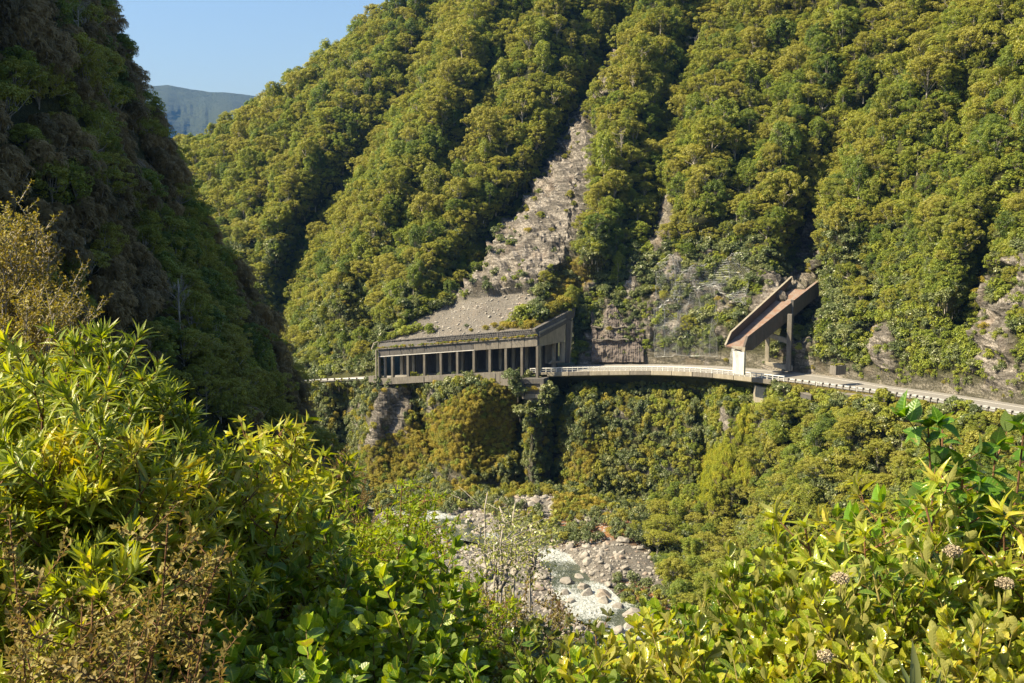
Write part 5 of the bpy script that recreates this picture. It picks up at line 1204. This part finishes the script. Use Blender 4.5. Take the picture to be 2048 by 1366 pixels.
def make_bush(seed, H=3.0, spread=.9, stems=7, side=9, twig_len=.34, leaf='oval', L=.075, gap=.022, lo=.45, whorl=0, angle=55, droop=0.0, tip_tuft=6, upright=.5, sub=2, flat_top=0.0, leaf_up=0.3, stem_r=.012, tuft_ang=30):
    """returns leaf arrays and twig arrays of a bush whose top is about H"""
    r = np.random.default_rng(seed); TV, TF = [], []; nb = 0
    B, D, U, S_ = [], [], [], []
    def tube(P_, r0, r1, k=4):
        nonlocal nb
        v_, f_ = tube_np([tuple(p) for p in P_], r0, r1, k); TV.append(v_); TF.extend([tuple(np.array(f) + nb) for f in f_]); nb += len(v_)
    def dress(P_, dens_=1.0, start=.15):
        seg = np.linalg.norm(np.diff(P_, axis=0), axis=1); tot = seg.sum(); cum = np.concatenate([[0], np.cumsum(seg)]); s_ = np.arange(tot * start, tot, gap / dens_)
        pos = np.stack([np.interp(s_, cum, P_[:, k]) for k in range(3)], 1); tg = np.gradient(P_, axis=0); tg /= np.linalg.norm(tg, axis=1)[:, None]; tgi = np.stack([np.interp(s_, cum, tg[:, k]) for k in range(3)], 1)
        ph = np.arange(len(s_)) * 2.4 + r.uniform(0, 6); rep = 1
        if whorl: pos = np.repeat(pos, whorl, 0); tgi = np.repeat(tgi, whorl, 0); ph = np.repeat(np.arange(len(s_)) * .8, whorl) + np.tile(np.arange(whorl) * 6.283 / whorl, len(s_)) + r.uniform(0, 6)
        a_ = np.cross(tgi, [0.13, .2, 1.0]); a_ /= np.linalg.norm(a_, axis=1)[:, None] + 1e-9; b_ = np.cross(tgi, a_)
        out = a_ * np.cos(ph)[:, None] + b_ * np.sin(ph)[:, None]; an = np.radians(angle + r.normal(size=len(ph)) * 14)[:, None]
        d = tgi * np.cos(an) + out * np.sin(an) + np.array([0, 0, -droop]) + r.normal(size=out.shape) * .12
        B.append(pos); D.append(d); U.append(tgi * .7 + np.array([0, 0, leaf_up]) + r.normal(size=out.shape) * .25); S_.append(L * r.uniform(.6, 1.15, len(pos)))
        if tip_tuft:
            m_ = tip_tuft; ph = np.arange(m_) * 2.4; a1, b1 = a_[-1], b_[-1]; out = a1 * np.cos(ph)[:, None] + b1 * np.sin(ph)[:, None]; an = np.radians(r.uniform(8, tuft_ang, m_))[:, None]
            B.append(np.repeat(P_[-1:], m_, 0)); D.append(tgi[-1] * np.cos(an) + out * np.sin(an) + np.array([0, 0, -droop * .5])); U.append(-out * .5 + tgi[-1] * .5 + r.normal(size=out.shape) * .15); S_.append(L * r.uniform(.6, 1.05, m_))
    for i in range(stems):
        a_ = 6.283 * i / stems + r.uniform(-.4, .4); rad = spread * r.uniform(.35, 1.0); top = np.array([math.cos(a_) * rad, math.sin(a_) * rad, H * r.uniform(.80, 1.0) - rad * flat_top])
        p0 = np.array([r.normal() * .08, r.normal() * .08, 0.]); mid = np.array([top[0] * .35, top[1] * .35, top[2] * .6]); P_ = bezier(p0, mid, top, 9); P_[1:-1] += r.normal(size=(7, 3)) * .02
        tube(P_, stem_r * 1.6, stem_r * .4, 5); tube(np.array([p0 - [0, 0, 3.0], p0]), stem_r * 2.2, stem_r * 1.6, 5); dress(P_[6:], 1.0, .3)
        for j in range(side):
            t = lo + (1 - lo) * (j + r.uniform(0, .8)) / side; t = min(t, .97); k = t * 8; k0 = int(k); q0 = P_[k0] * (1 - k + k0) + P_[min(k0 + 1, 8)] * (k - k0)
            a2 = r.uniform(0, 6.283); ln = twig_len * r.uniform(.6, 1.3) * (1.25 - .5 * t); e_ = q0 + np.array([math.cos(a2) * ln * (1 - upright * .5), math.sin(a2) * ln * (1 - upright * .5), ln * upright * r.uniform(.6, 1.5)])
            m2 = (q0 + e_) / 2 + np.array([0, 0, -.06 * ln]); Q_ = bezier(q0, m2, e_, 5); tube(Q_, stem_r * .5, stem_r * .2, 3); dress(Q_)
            for s2 in range(sub):
                q1 = Q_[r.integers(1, 4)]; a3 = r.uniform(0, 6.283); l3 = ln * r.uniform(.35, .65); e3 = q1 + np.array([math.cos(a3) * l3 * .7, math.sin(a3) * l3 * .7, l3 * upright * r.uniform(.5, 1.5)]); R_ = bezier(q1, (q1 + e3) / 2, e3, 4); tube(R_, stem_r * .3, stem_r * .15, 3); dress(R_)
    B, D, U, S_ = map(np.concatenate, (B, D, U, S_)); V, F, m_ = place_leaves(leaf, B, D, U, S_, r)
    var = np.repeat(np.clip(r.beta(1.6, 1.6, len(B)), 0, 1), m_)
    V0 = LT[leaf][0]; hw_ = np.abs(V0[:, 1]).max(); LTS.append((np.tile(V0[:, 0], len(B)), np.tile(np.sign(V0[:, 1]), len(B))))
    return (V, F, var), (np.concatenate(TV), np.array(TF))
M['l_lance'] = leaf_mat('lance_leaf_green', [(.06, .11, .012), (.17, .24, .018), (.34, .38, .025), (.52, .44, .04)], .42, .38, back=(.28, .34, .09), spec=.6, veins=9)
M['l_droop'] = leaf_mat('drooping_leaf_green', [(.08, .13, .012), (.18, .26, .018), (.32, .36, .03), (.42, .36, .06)], .42, .38, spec=.5, veins=7)
M['l_lime'] = leaf_mat('lime_small_leaf', [(.14, .22, .012), (.30, .40, .018), (.48, .52, .03)], .48, .45, veins=6)
M['l_round'] = leaf_mat('glossy_round_leaf', [(.06, .13, .012), (.17, .28, .02), (.34, .42, .03)], .38, .36, back=(.16, .22, .06), spec=.4, veins=6)
M['l_spoon'] = leaf_mat('yellowish_oval_leaf', [(.06, .13, .014), (.17, .26, .024), (.34, .38, .035), (.48, .42, .07)], .42, .24, back=(.34, .34, .11), spec=.6, veins=6)
M['l_big'] = leaf_mat('large_ribbed_leaf', [(.07, .17, .015), (.13, .27, .02), (.22, .36, .03)], .42, .38, back=(.14, .20, .06), spec=.4, veins=9)
M['l_dull'] = leaf_mat('dull_oval_leaf', [(.06, .085, .018), (.13, .17, .03), (.24, .26, .05)], .35, .3, back=(.15, .16, .07), spec=.5, veins=7)
M['l_brown'] = leaf_mat('brownish_small_leaf', [(.09, .07, .025), (.17, .13, .04), (.27, .24, .06)], .3, .55, veins=3)
M['l_edge'] = leaf_mat('bronze_small_leaf', [(.11, .09, .02), (.20, .17, .03), (.32, .30, .04)], .35, .5, veins=3)
M['flower'] = plain('buff_dry_flower_head', (.36, .30, .20), .9, var=.4, sc=40)
M['flower_y'] = plain('yellow_flower_spike', (.42, .32, .05), .9, var=.4, sc=40)
FG = {}
def fg_kind(kind, nvar, lm, bm, **kw):
    for j in range(nvar):
        (V, F, var), (TV, TF) = make_bush(900 + len(FG) * 31 + j * 7, **kw)
        FG.setdefault(kind, []).append((mesh_np(kind + '_leaves', V, F, [lm], var=var, smooth=True, cols=dict(lt=LTS[-1][0], ls=LTS[-1][1])), mesh_np(kind + '_stems', TV, TF, [bm], smooth=True)))
fg_kind('lance_bush', 3, M['l_lance'], M['bark_red'], H=3, spread=.42, stems=10, side=10, twig_len=.30, leaf='lance', L=.115, gap=.032, lo=.5, whorl=3, angle=58, tip_tuft=9, upright=.75, sub=1, leaf_up=.6)
fg_kind('droop_bush', 2, M['l_droop'], M['bark_red'], H=3, spread=.55, stems=11, side=12, twig_len=.32, leaf='lance_droop', L=.10, gap=.028, lo=.45, angle=60, droop=.55, tip_tuft=5, upright=.6, sub=2)
fg_kind('lime_bush', 3, M['l_lime'], M['bark_red'], H=3, spread=1.0, stems=11, side=12, twig_len=.42, leaf='lance_droop', L=.07, gap=.028, lo=.45, angle=65, droop=.1, tip_tuft=5, upright=.25, sub=3, flat_top=.3)
fg_kind('round_bush', 3, M['l_round'], M['bark_yel'], H=3, spread=.5, stems=14, side=12, twig_len=.28, leaf='round', L=.074, gap=.028, lo=.5, angle=50, tip_tuft=4, upright=.9, sub=1, leaf_up=.1, tuft_ang=45)
fg_kind('spoon_bush', 4, M['l_spoon'], M['bark_yel'], H=3, spread=.55, stems=16, side=12, twig_len=.26, leaf='spoon', L=.078, gap=.027, lo=.5, angle=42, tip_tuft=6, upright=.95, sub=1, leaf_up=.1, tuft_ang=35)
fg_kind('big_bush', 1, M['l_big'], M['bark_red'], H=3, spread=.30, stems=5, side=6, twig_len=.26, leaf='big', L=.118, gap=.055, lo=.55, angle=68, droop=.12, tip_tuft=4, upright=.6, sub=0, leaf_up=.7, tuft_ang=50)
fg_kind('narrow_bush', 2, M['l_spoon'], M['bark_red'], H=3, spread=.6, stems=9, side=11, twig_len=.30, leaf='lance_droop', L=.105, gap=.026, lo=.45, angle=62, droop=.25, tip_tuft=6, upright=.5, sub=1)
fg_kind('dull_bush', 2, M['l_dull'], M['bark_red'], H=3, spread=.5, stems=10, side=9, twig_len=.26, leaf='oval', L=.08, gap=.026, lo=.5, angle=65, droop=.05, tip_tuft=6, upright=.6, sub=1, tuft_ang=70)
fg_kind('brown_bush', 2, M['l_brown'], M['bark_red'], H=3, spread=.6, stems=14, side=18, twig_len=.26, leaf='oval', L=.026, gap=.009, lo=.3, angle=60, tip_tuft=3, upright=.5, sub=3, stem_r=.006)
fg_kind('edge_bush', 2, M['l_edge'], M['bark_pale'], H=3, spread=.62, stems=18, side=18, twig_len=.34, leaf='oval', L=.036, gap=.014, lo=.25, angle=60, tip_tuft=4, upright=.8, sub=3)
LOOKF = {'lance_bush': ('willow_leaved_shrub', 'shrub with long narrow green leaves'), 'droop_bush': ('drooping_leaf_shrub', 'bush with small drooping pointed green leaves'), 'lime_bush': ('lime_leaved_tree', 'lime green spreading bush'),
         'round_bush': ('round_leaved_shrub', 'glossy bush with round green leaves'), 'spoon_bush': ('oval_leaved_shrub', 'bush with upright yellowish oval leaves'), 'big_bush': ('broad_leaved_shrub', 'shrub with large broad ribbed green leaves'),
         'narrow_bush': ('narrow_leaved_shrub', 'bush with drooping narrow yellow-green leaves'), 'dull_bush': ('dull_leaved_shrub', 'bush with dull dark oval leaves'), 'brown_bush': ('twiggy_shrub', 'twiggy brown bush with tiny leaves'), 'edge_bush': ('bronze_leaved_shrub', 'bronze small-leaved bush')}
def put_bush(kind, u, vtop, Y, lab, var=0, s=1.0, rz=None, lean=(0, 0)):
    p = pt(u, vtop, Y); top = p[2]; h = 3.0 * s * .97
    nm, base = LOOKF[kind]; e_ = empty(nm, (p[0], p[1], top - h), random.uniform(0, 6.28) if rz is None else rz); e_.scale = (s, s, s); e_.rotation_euler[0] = lean[0]; e_.rotation_euler[1] = lean[1]
    me_ = FG[kind][var % len(FG[kind])][0]; co = np.empty(len(me_.vertices) * 3, np.float32); me_.vertices.foreach_get('co', co); co = co.reshape(-1, 3)[::5]
    Rm = np.array(e_.rotation_euler.to_matrix()) * s
    for _ in range(2):
        w_ = co @ Rm.T + np.array(e_.location); _u, _v, _d = px(w_); vm = np.percentile(_v, .15); e_.location.z += (vm - vtop) * Y / FPX
    lm, sm = FG[kind][var % len(FG[kind])]; a_ = bpy.data.objects.new('foliage', lm); link(a_, e_); b_ = bpy.data.objects.new('stems', sm); link(b_, e_)
    tag(e_, base + ' ' + lab, 'bush', 'foreground ' + nm.replace('_', ' ') + 's'); return e_
BUSHES = [
    # willow-leaved, left
    ('lance_bush', 205, 655, 3.0, 'leaning up against the dark spur'), ('lance_bush', 60, 668, 2.7, 'at the left edge, tips level with the dark spur'), ('lance_bush', -60, 700, 3.2, 'cut by the left edge of the picture'),
    ('lance_bush', 305, 780, 2.9, 'with one tip standing right of the others'), ('lance_bush', 130, 780, 2.4, 'in front of the tallest narrow-leaved shrub'), ('lance_bush', 230, 850, 2.5, 'low in front, mostly in shade'), ('lance_bush', 20, 880, 2.2, 'low at the left edge'),
    ('lance_bush', 330, 960, 2.6, 'between the brown twigs and the round leaves'), ('lance_bush', 120, 690, 3.8, 'behind the two front narrow-leaved shrubs'), ('lance_bush', 180, 1060, 2.2, 'at the bottom beside the brown twigs'), ('lance_bush', 400, 1100, 2.6, 'at the bottom left of the round-leaved bush'),
    ('droop_bush', 395, 848, 4.6, 'beside the narrow-leaved shrubs'), ('droop_bush', 500, 855, 4.9, 'silhouetted against the base of the spur'), ('droop_bush', 450, 900, 4.2, 'in front of its two neighbours'), ('droop_bush', 330, 880, 4.2, 'behind the right tip of the narrow-leaved shrubs'), ('droop_bush', 560, 910, 5.2, 'next to the lime green bush'),
    ('lime_bush', 650, 985, 9.0, 'left of the single raised branch'), ('lime_bush', 735, 985, 9.5, 'under the single raised branch'), ('lime_bush', 800, 1045, 9.0, 'beside the upper end of the river'), ('lime_bush', 700, 1060, 8.0, 'in the middle of the lime green patch'), ('lime_bush', 590, 1000, 8.0, 'against the drooping-leaved bush'), ('lime_bush', 830, 1130, 8.5, 'left of the thin bare trees'), ('lime_bush', 780, 1120, 7.5, 'just behind the round-leaved bush'), ('lime_bush', 620, 1100, 7.2, 'low behind the round-leaved bush'),
    ('lime_bush', 860, 1250, 8.5, 'below the thin bare trees'),
    ('round_bush', 585, 1050, 3.5, 'with its tallest shoot in front of the lime patch'), ('round_bush', 750, 1085, 3.6, 'right of the tallest round-leaved shoot'), ('round_bush', 815, 1105, 3.9, 'at the right end of the round-leaved clump'), ('round_bush', 700, 1160, 3.2, 'in the middle of the bottom edge'), ('round_bush', 520, 1150, 3.0, 'left in the round-leaved clump'), ('round_bush', 790, 1230, 3.0, 'low at the bottom, right in its clump'), ('round_bush', 620, 1240, 2.7, 'low at the bottom, left in its clump'),
    ('round_bush', 760, 1290, 2.6, 'lowest at the bottom edge'), ('round_bush', 470, 1250, 2.7, 'at the bottom beside the narrow leaves'),
    ('spoon_bush', 470, 1110, 3.3, 'pale, left of the round-leaved clump'), ('spoon_bush', 420, 1180, 3.1, 'pale, below its pale neighbour'),
    ('dull_bush', 1060, 1240, 4.2, 'left end of the dark clump before the river'), ('dull_bush', 1160, 1255, 4.0, 'right under the near reach of the river'), ('dull_bush', 1235, 1235, 3.8, 'with one shoot crossing the river'), ('dull_bush', 1000, 1290, 3.8, 'at the bottom in the dark clump'), ('dull_bush', 1120, 1300, 3.5, 'in the bottom centre of the picture'), ('dull_bush', 950, 1250, 5.0, 'dark, below the thin bare trees'),
    ('round_bush', 1000, 1330, 2.8, 'tiny clump at the bottom centre'), ('round_bush', 1075, 1325, 2.8, 'second tiny clump at the bottom centre'),
    ('spoon_bush', 1270, 1275, 3.3, 'below the boulders of the near reach'), ('spoon_bush', 1330, 1235, 3.2, 'below the last bend of the river'), ('spoon_bush', 1440, 1190, 3.1, 'at the left foot of the right-hand clump'), ('spoon_bush', 1560, 1130, 3.1, 'with a lit shoot at the clump\'s outline'), ('spoon_bush', 1665, 1060, 3.1, 'with a single tall bud over the wooded bank'), ('spoon_bush', 1280, 1310, 2.7, 'at the bottom edge right of the dark clump'),
    ('spoon_bush', 1400, 1290, 2.6, 'at the bottom of the clump, left part'), ('spoon_bush', 1520, 1240, 2.7, 'in the middle of the yellowish clump'), ('spoon_bush', 1640, 1190, 2.7, 'in the thick of the clump, right of its middle'), ('spoon_bush', 1760, 1160, 2.8, 'below the round-leaved shoot'), ('spoon_bush', 1880, 1120, 2.7, 'with dry flower heads, below the narrow leaves'), ('spoon_bush', 1990, 1040, 2.8, 'with dry flower heads at the right edge'), ('spoon_bush', 1960, 1180, 2.4, 'in the bottom right corner'), ('spoon_bush', 1830, 1260, 2.3, 'at the bottom right behind the flax blade'), ('spoon_bush', 1700, 1290, 2.3, 'at the bottom left of the flax blade'), ('spoon_bush', 1580, 1310, 2.3, 'at the bottom below the clump middle'), ('spoon_bush', 2070, 1130, 2.6, 'cut by the right edge'),
    ('round_bush', 1485, 1135, 3.2, 'dark shoot at the left outline of the right clump'), ('round_bush', 1400, 1210, 3.3, 'dark green, beside the lowest riverbank trees'), ('round_bush', 1745, 1050, 3.4, 'dark, between the yellowish and the broad leaves'), ('round_bush', 1800, 1070, 3.3, 'dark, just under the broad leaves'),
    ('big_bush', 1935, 812, 3.3, 'tallest on the right, crossing the road'), ('big_bush', 1840, 985, 3.5, 'lower and left of the tallest broad-leaved one'), ('big_bush', 2060, 935, 3.3, 'at the right edge beside the tallest one'), ('big_bush', 1890, 950, 3.6, 'behind the tallest broad-leaved one'),
    ('narrow_bush', 1900, 960, 3.4, 'under the broad-leaved shrub'), ('narrow_bush', 2000, 920, 3.3, 'at the right under the broad leaves'), ('narrow_bush', 1840, 1020, 3.2, 'at the clump\'s left outline'), ('narrow_bush', 2060, 960, 3.0, 'cut by the right edge below the broad leaves'), ('narrow_bush', 1950, 1050, 3.0, 'above the dry flower heads'),
    ('edge_bush', 975, 1190, 10.5, 'dark and dense, at the feet of the slender trees'), ('edge_bush', 1050, 1215, 9.5, 'dark, at the river side of the slender trees'), ('edge_bush', 920, 1170, 11.0, 'right of the lime green bushes'), ('edge_bush', 1000, 1260, 8.0, 'low before the slender trees'),
    ('brown_bush', 40, 1030, 2.5, 'in the shade at the left edge'), ('brown_bush', 95, 1130, 2.5, 'in front of the narrow leaves'), ('brown_bush', 20, 1190, 2.2, 'in the bottom left corner'), ('brown_bush', 945, 1165, 12.0, 'around the feet of the thin bare trees'), ('brown_bush', 1000, 1180, 12.0, 'at the river side of the thin bare trees'), ('brown_bush', 1045, 1205, 10.0, 'overhanging the river left bank'),
]
for i, (kd, u_, v_, Y_, lab) in enumerate(BUSHES): 
    if Y_ < 5.3: Y_ *= 1.85 if kd == 'lance_bush' else (1.35 if kd == 'droop_bush' else (1.25 if kd == 'brown_bush' else 1.6)); v_ -= 4
    if kd == 'lance_bush': u_ -= 25
    s_ = {'lime_bush': .85, 'brown_bush': 1.0 if Y_ < 5 else 1.4}.get(kd, 1.0) * (1 + .05 * math.sin(i * 2.3)); put_bush(kd, u_, v_, Y_, lab, i, s_)
for u_, v_, Y_, s_, lab in ((20, 430, 24, 2.6, 'tall and sunlit at the left edge before the spur'), (-30, 395, 25, 2.6, 'cut by the left edge before the spur'), (70, 560, 23, 2.3, 'rising behind the narrow-leaved shrubs'), (15, 560, 22, 2.3, 'low at the left edge behind the narrow leaves')):
    put_bush('edge_bush', u_, v_, Y_, lab, int(u_) % 2, s_)
put_bush('lime_bush', 805, 960, 9.3, 'whose branch rises alone against the gorge', 1, .9, lean=(0, .35))
# brown shrub between the spur and the drooping leaves
for u_, v_, lab in ((620, 905, 'on the outcrop between the spur and the gorge'), (655, 935, 'right end of the outcrop by the gorge')):
    put_bush('brown_bush', u_, v_, 22, lab, 0, 2.0)
# dead flower heads and yellow flower spikes
def flower_head(u, v, Y, lab, mt, spike=False):
    p = pt(u, v, Y); e_ = empty('yellow_flower' if spike else 'dry_flower', p - np.array([0, 0, .12])); r = np.random.default_rng(int(u)); n_ = 500
    if spike: t = r.uniform(0, 1, n_); c = np.stack([t * .07 * math.cos(u), t * .02, .04 * t - .05 * t * t + .12 * np.ones(n_)], 1) + sph(n_, r) * (.008 * (1.2 - t))[:, None]
    else: c = sph(n_, r, .4) * np.array([.032, .032, .02]) * r.uniform(.5, 1, n_)[:, None] + [0, 0, .12]
    V, F = leaf_quads(c, sph(n_, r), .0035, .8, None, r); o = bpy.data.objects.new('florets', mesh_np('florets', V, F, [mt])); link(o, e_)
    mb = MB(); mb.tube([(0, 0, .06), (.004, 0, .09), (0, 0, .12)], .002, .0015, 5); o = mb.build('stalk', M['bark_yel'], e_); tag(e_, lab, 'flower', 'flowers among the foreground leaves')
for u_, v_, lab in ((1905, 1080, 'buff dried flower head left of the group by the right edge'), (2010, 1145, 'buff dried flower head nearest the right edge'), (1650, 1290, 'buff dried flower head low in the yellowish leaves'), (1680, 1135, 'small buff flower head below the tall bud')):
    flower_head(u_, v_ + 22, 3.6, lab, M['flower'])
for u_, v_, lab in ((150, 825, 'yellow flower spike among the narrow leaves, leftmost'), (175, 890, 'yellow flower spike low among the narrow leaves'), (325, 838, 'yellow flower spike near the right tip of the narrow leaves'), (185, 960, 'yellow flower spike lowest among the narrow leaves'), (255, 880, 'yellow flower spike between the narrow-leaved shoots')):
    flower_head(u_, v_, 4.4, lab, M['flower_y'], True)
# flax blades at the bottom
e_ = empty('flax_plant', pt(1830, 1400, 2.1)); tag(e_, 'dark green sword-shaped flax leaves standing at the bottom right', 'plant')
for u0, dx_, dz_, L_ in ((1825, .10, 1.0, .19), (1812, -.45, .9, .13), (1838, .55, .8, .13), (1830, -.1, 1.0, .14)):
    V, F, m_ = place_leaves('lance', np.array([pt(u0, 1440, 2.6)]), np.array([[dx_, .1, dz_]]), np.array([[.25, -1.0, .2]]), np.array([L_]), np.random.default_rng(u0)); lo_ = bpy.data.objects.new('leaf', mesh_np('flax_leaf', V, F, [M['f_shrub']], var=np.full(len(V), .5), smooth=True)); link(lo_, e_); lo_.location = -e_.location
# thin bare-trunked trees beside the river
def thin_tree(u, vtop, vbase, Y, lab, seed):
    top = pt(u, vtop, Y); base = pt(u, vbase, Y); e_ = empty('slender_tree', base); tag(e_, lab, 'tree', 'slender trees beside the river'); r = np.random.default_rng(seed); h = top[2] - base[2]
    mb = MB(); B_, D_, U_, S_ = [], [], [], []
    for k_ in range(4):
        a_ = r.uniform(0, 6.28); hh_ = h * (1 if k_ == 0 else r.uniform(.6, .95)); sp = h * (.02 if k_ == 0 else r.uniform(.1, .26)); tp = np.array([math.cos(a_) * sp, math.sin(a_) * sp, hh_]); st = np.array([0, 0, -7.0 if k_ < 2 else h * .2])
        P_ = bezier(st, np.array([tp[0] * .4, tp[1] * .4, hh_ * .5]), tp, 9); P_[1:] += r.normal(size=(8, 3)) * .03; mb.tube([tuple(p) for p in P_], .04, .008, 5)
        for j in range(11):
            t = r.uniform(.5, 1); q0 = P_[int(t * 8)]; a2 = r.uniform(0, 6.28); ln = r.uniform(.3, .75) * (1.3 - t * .6); e2 = q0 + np.array([math.cos(a2) * ln, math.sin(a2) * ln, ln * .5]); mb.tube([tuple(q0), tuple(e2)], .008, .003, 3)
            m_ = 11; tt_ = r.uniform(.3, 1.05, m_)[:, None]; B_.append(q0 + (e2 - q0) * tt_ + r.normal(size=(m_, 3)) * .07); D_.append(sph(m_, r)); U_.append(sph(m_, r, 1.0)); S_.append(r.uniform(.04, .075, m_))
    mb.V = [tuple(v) for v in mb.V]; mb.build('trunk', M['bark_pale'], e_, smooth=True)
    V, F, m_ = place_leaves('oval', *map(np.concatenate, (B_, D_, U_)), np.concatenate(S_), r); o = bpy.data.objects.new('crown', mesh_np('slender_crown', V, F, [M['l_dull']], var=np.repeat(r.uniform(0, 1, len(np.concatenate(S_))), m_))); link(o, e_)
thin_tree(975, 975, 1200, 16, 'slender pale-trunked tree with thin foliage before the river stones', 1)
thin_tree(1030, 1000, 1190, 17, 'slender tree right of its twin before the river stones', 2)
thin_tree(1000, 1060, 1210, 15, 'short slender sapling between the two thin trees', 3)
thin_tree(1060, 1050, 1200, 18, 'sparse slender tree nearest the river', 4)

# ================================================================== AIR
hb_ = bpy.data.meshes.new('haze'); mbh = MB(); mbh.box((0, 2700, 550), 12200, 6400, 1170); hm = bpy.data.materials.new('valley_haze'); hm.use_nodes = True
hn = hm.node_tree.nodes; hn.clear(); pv_ = hn.new('ShaderNodeVolumePrincipled'); ho = hn.new('ShaderNodeOutputMaterial'); hm.node_tree.links.new(pv_.outputs[0], ho.inputs['Volume'])
pv_.inputs['Color'].default_value = (.17, .45, 1.0, 1); pv_.inputs['Density'].default_value = .00007; pv_.inputs['Anisotropy'].default_value = .3
o = mbh.build('haze', hm); tag(o, kind='stuff')
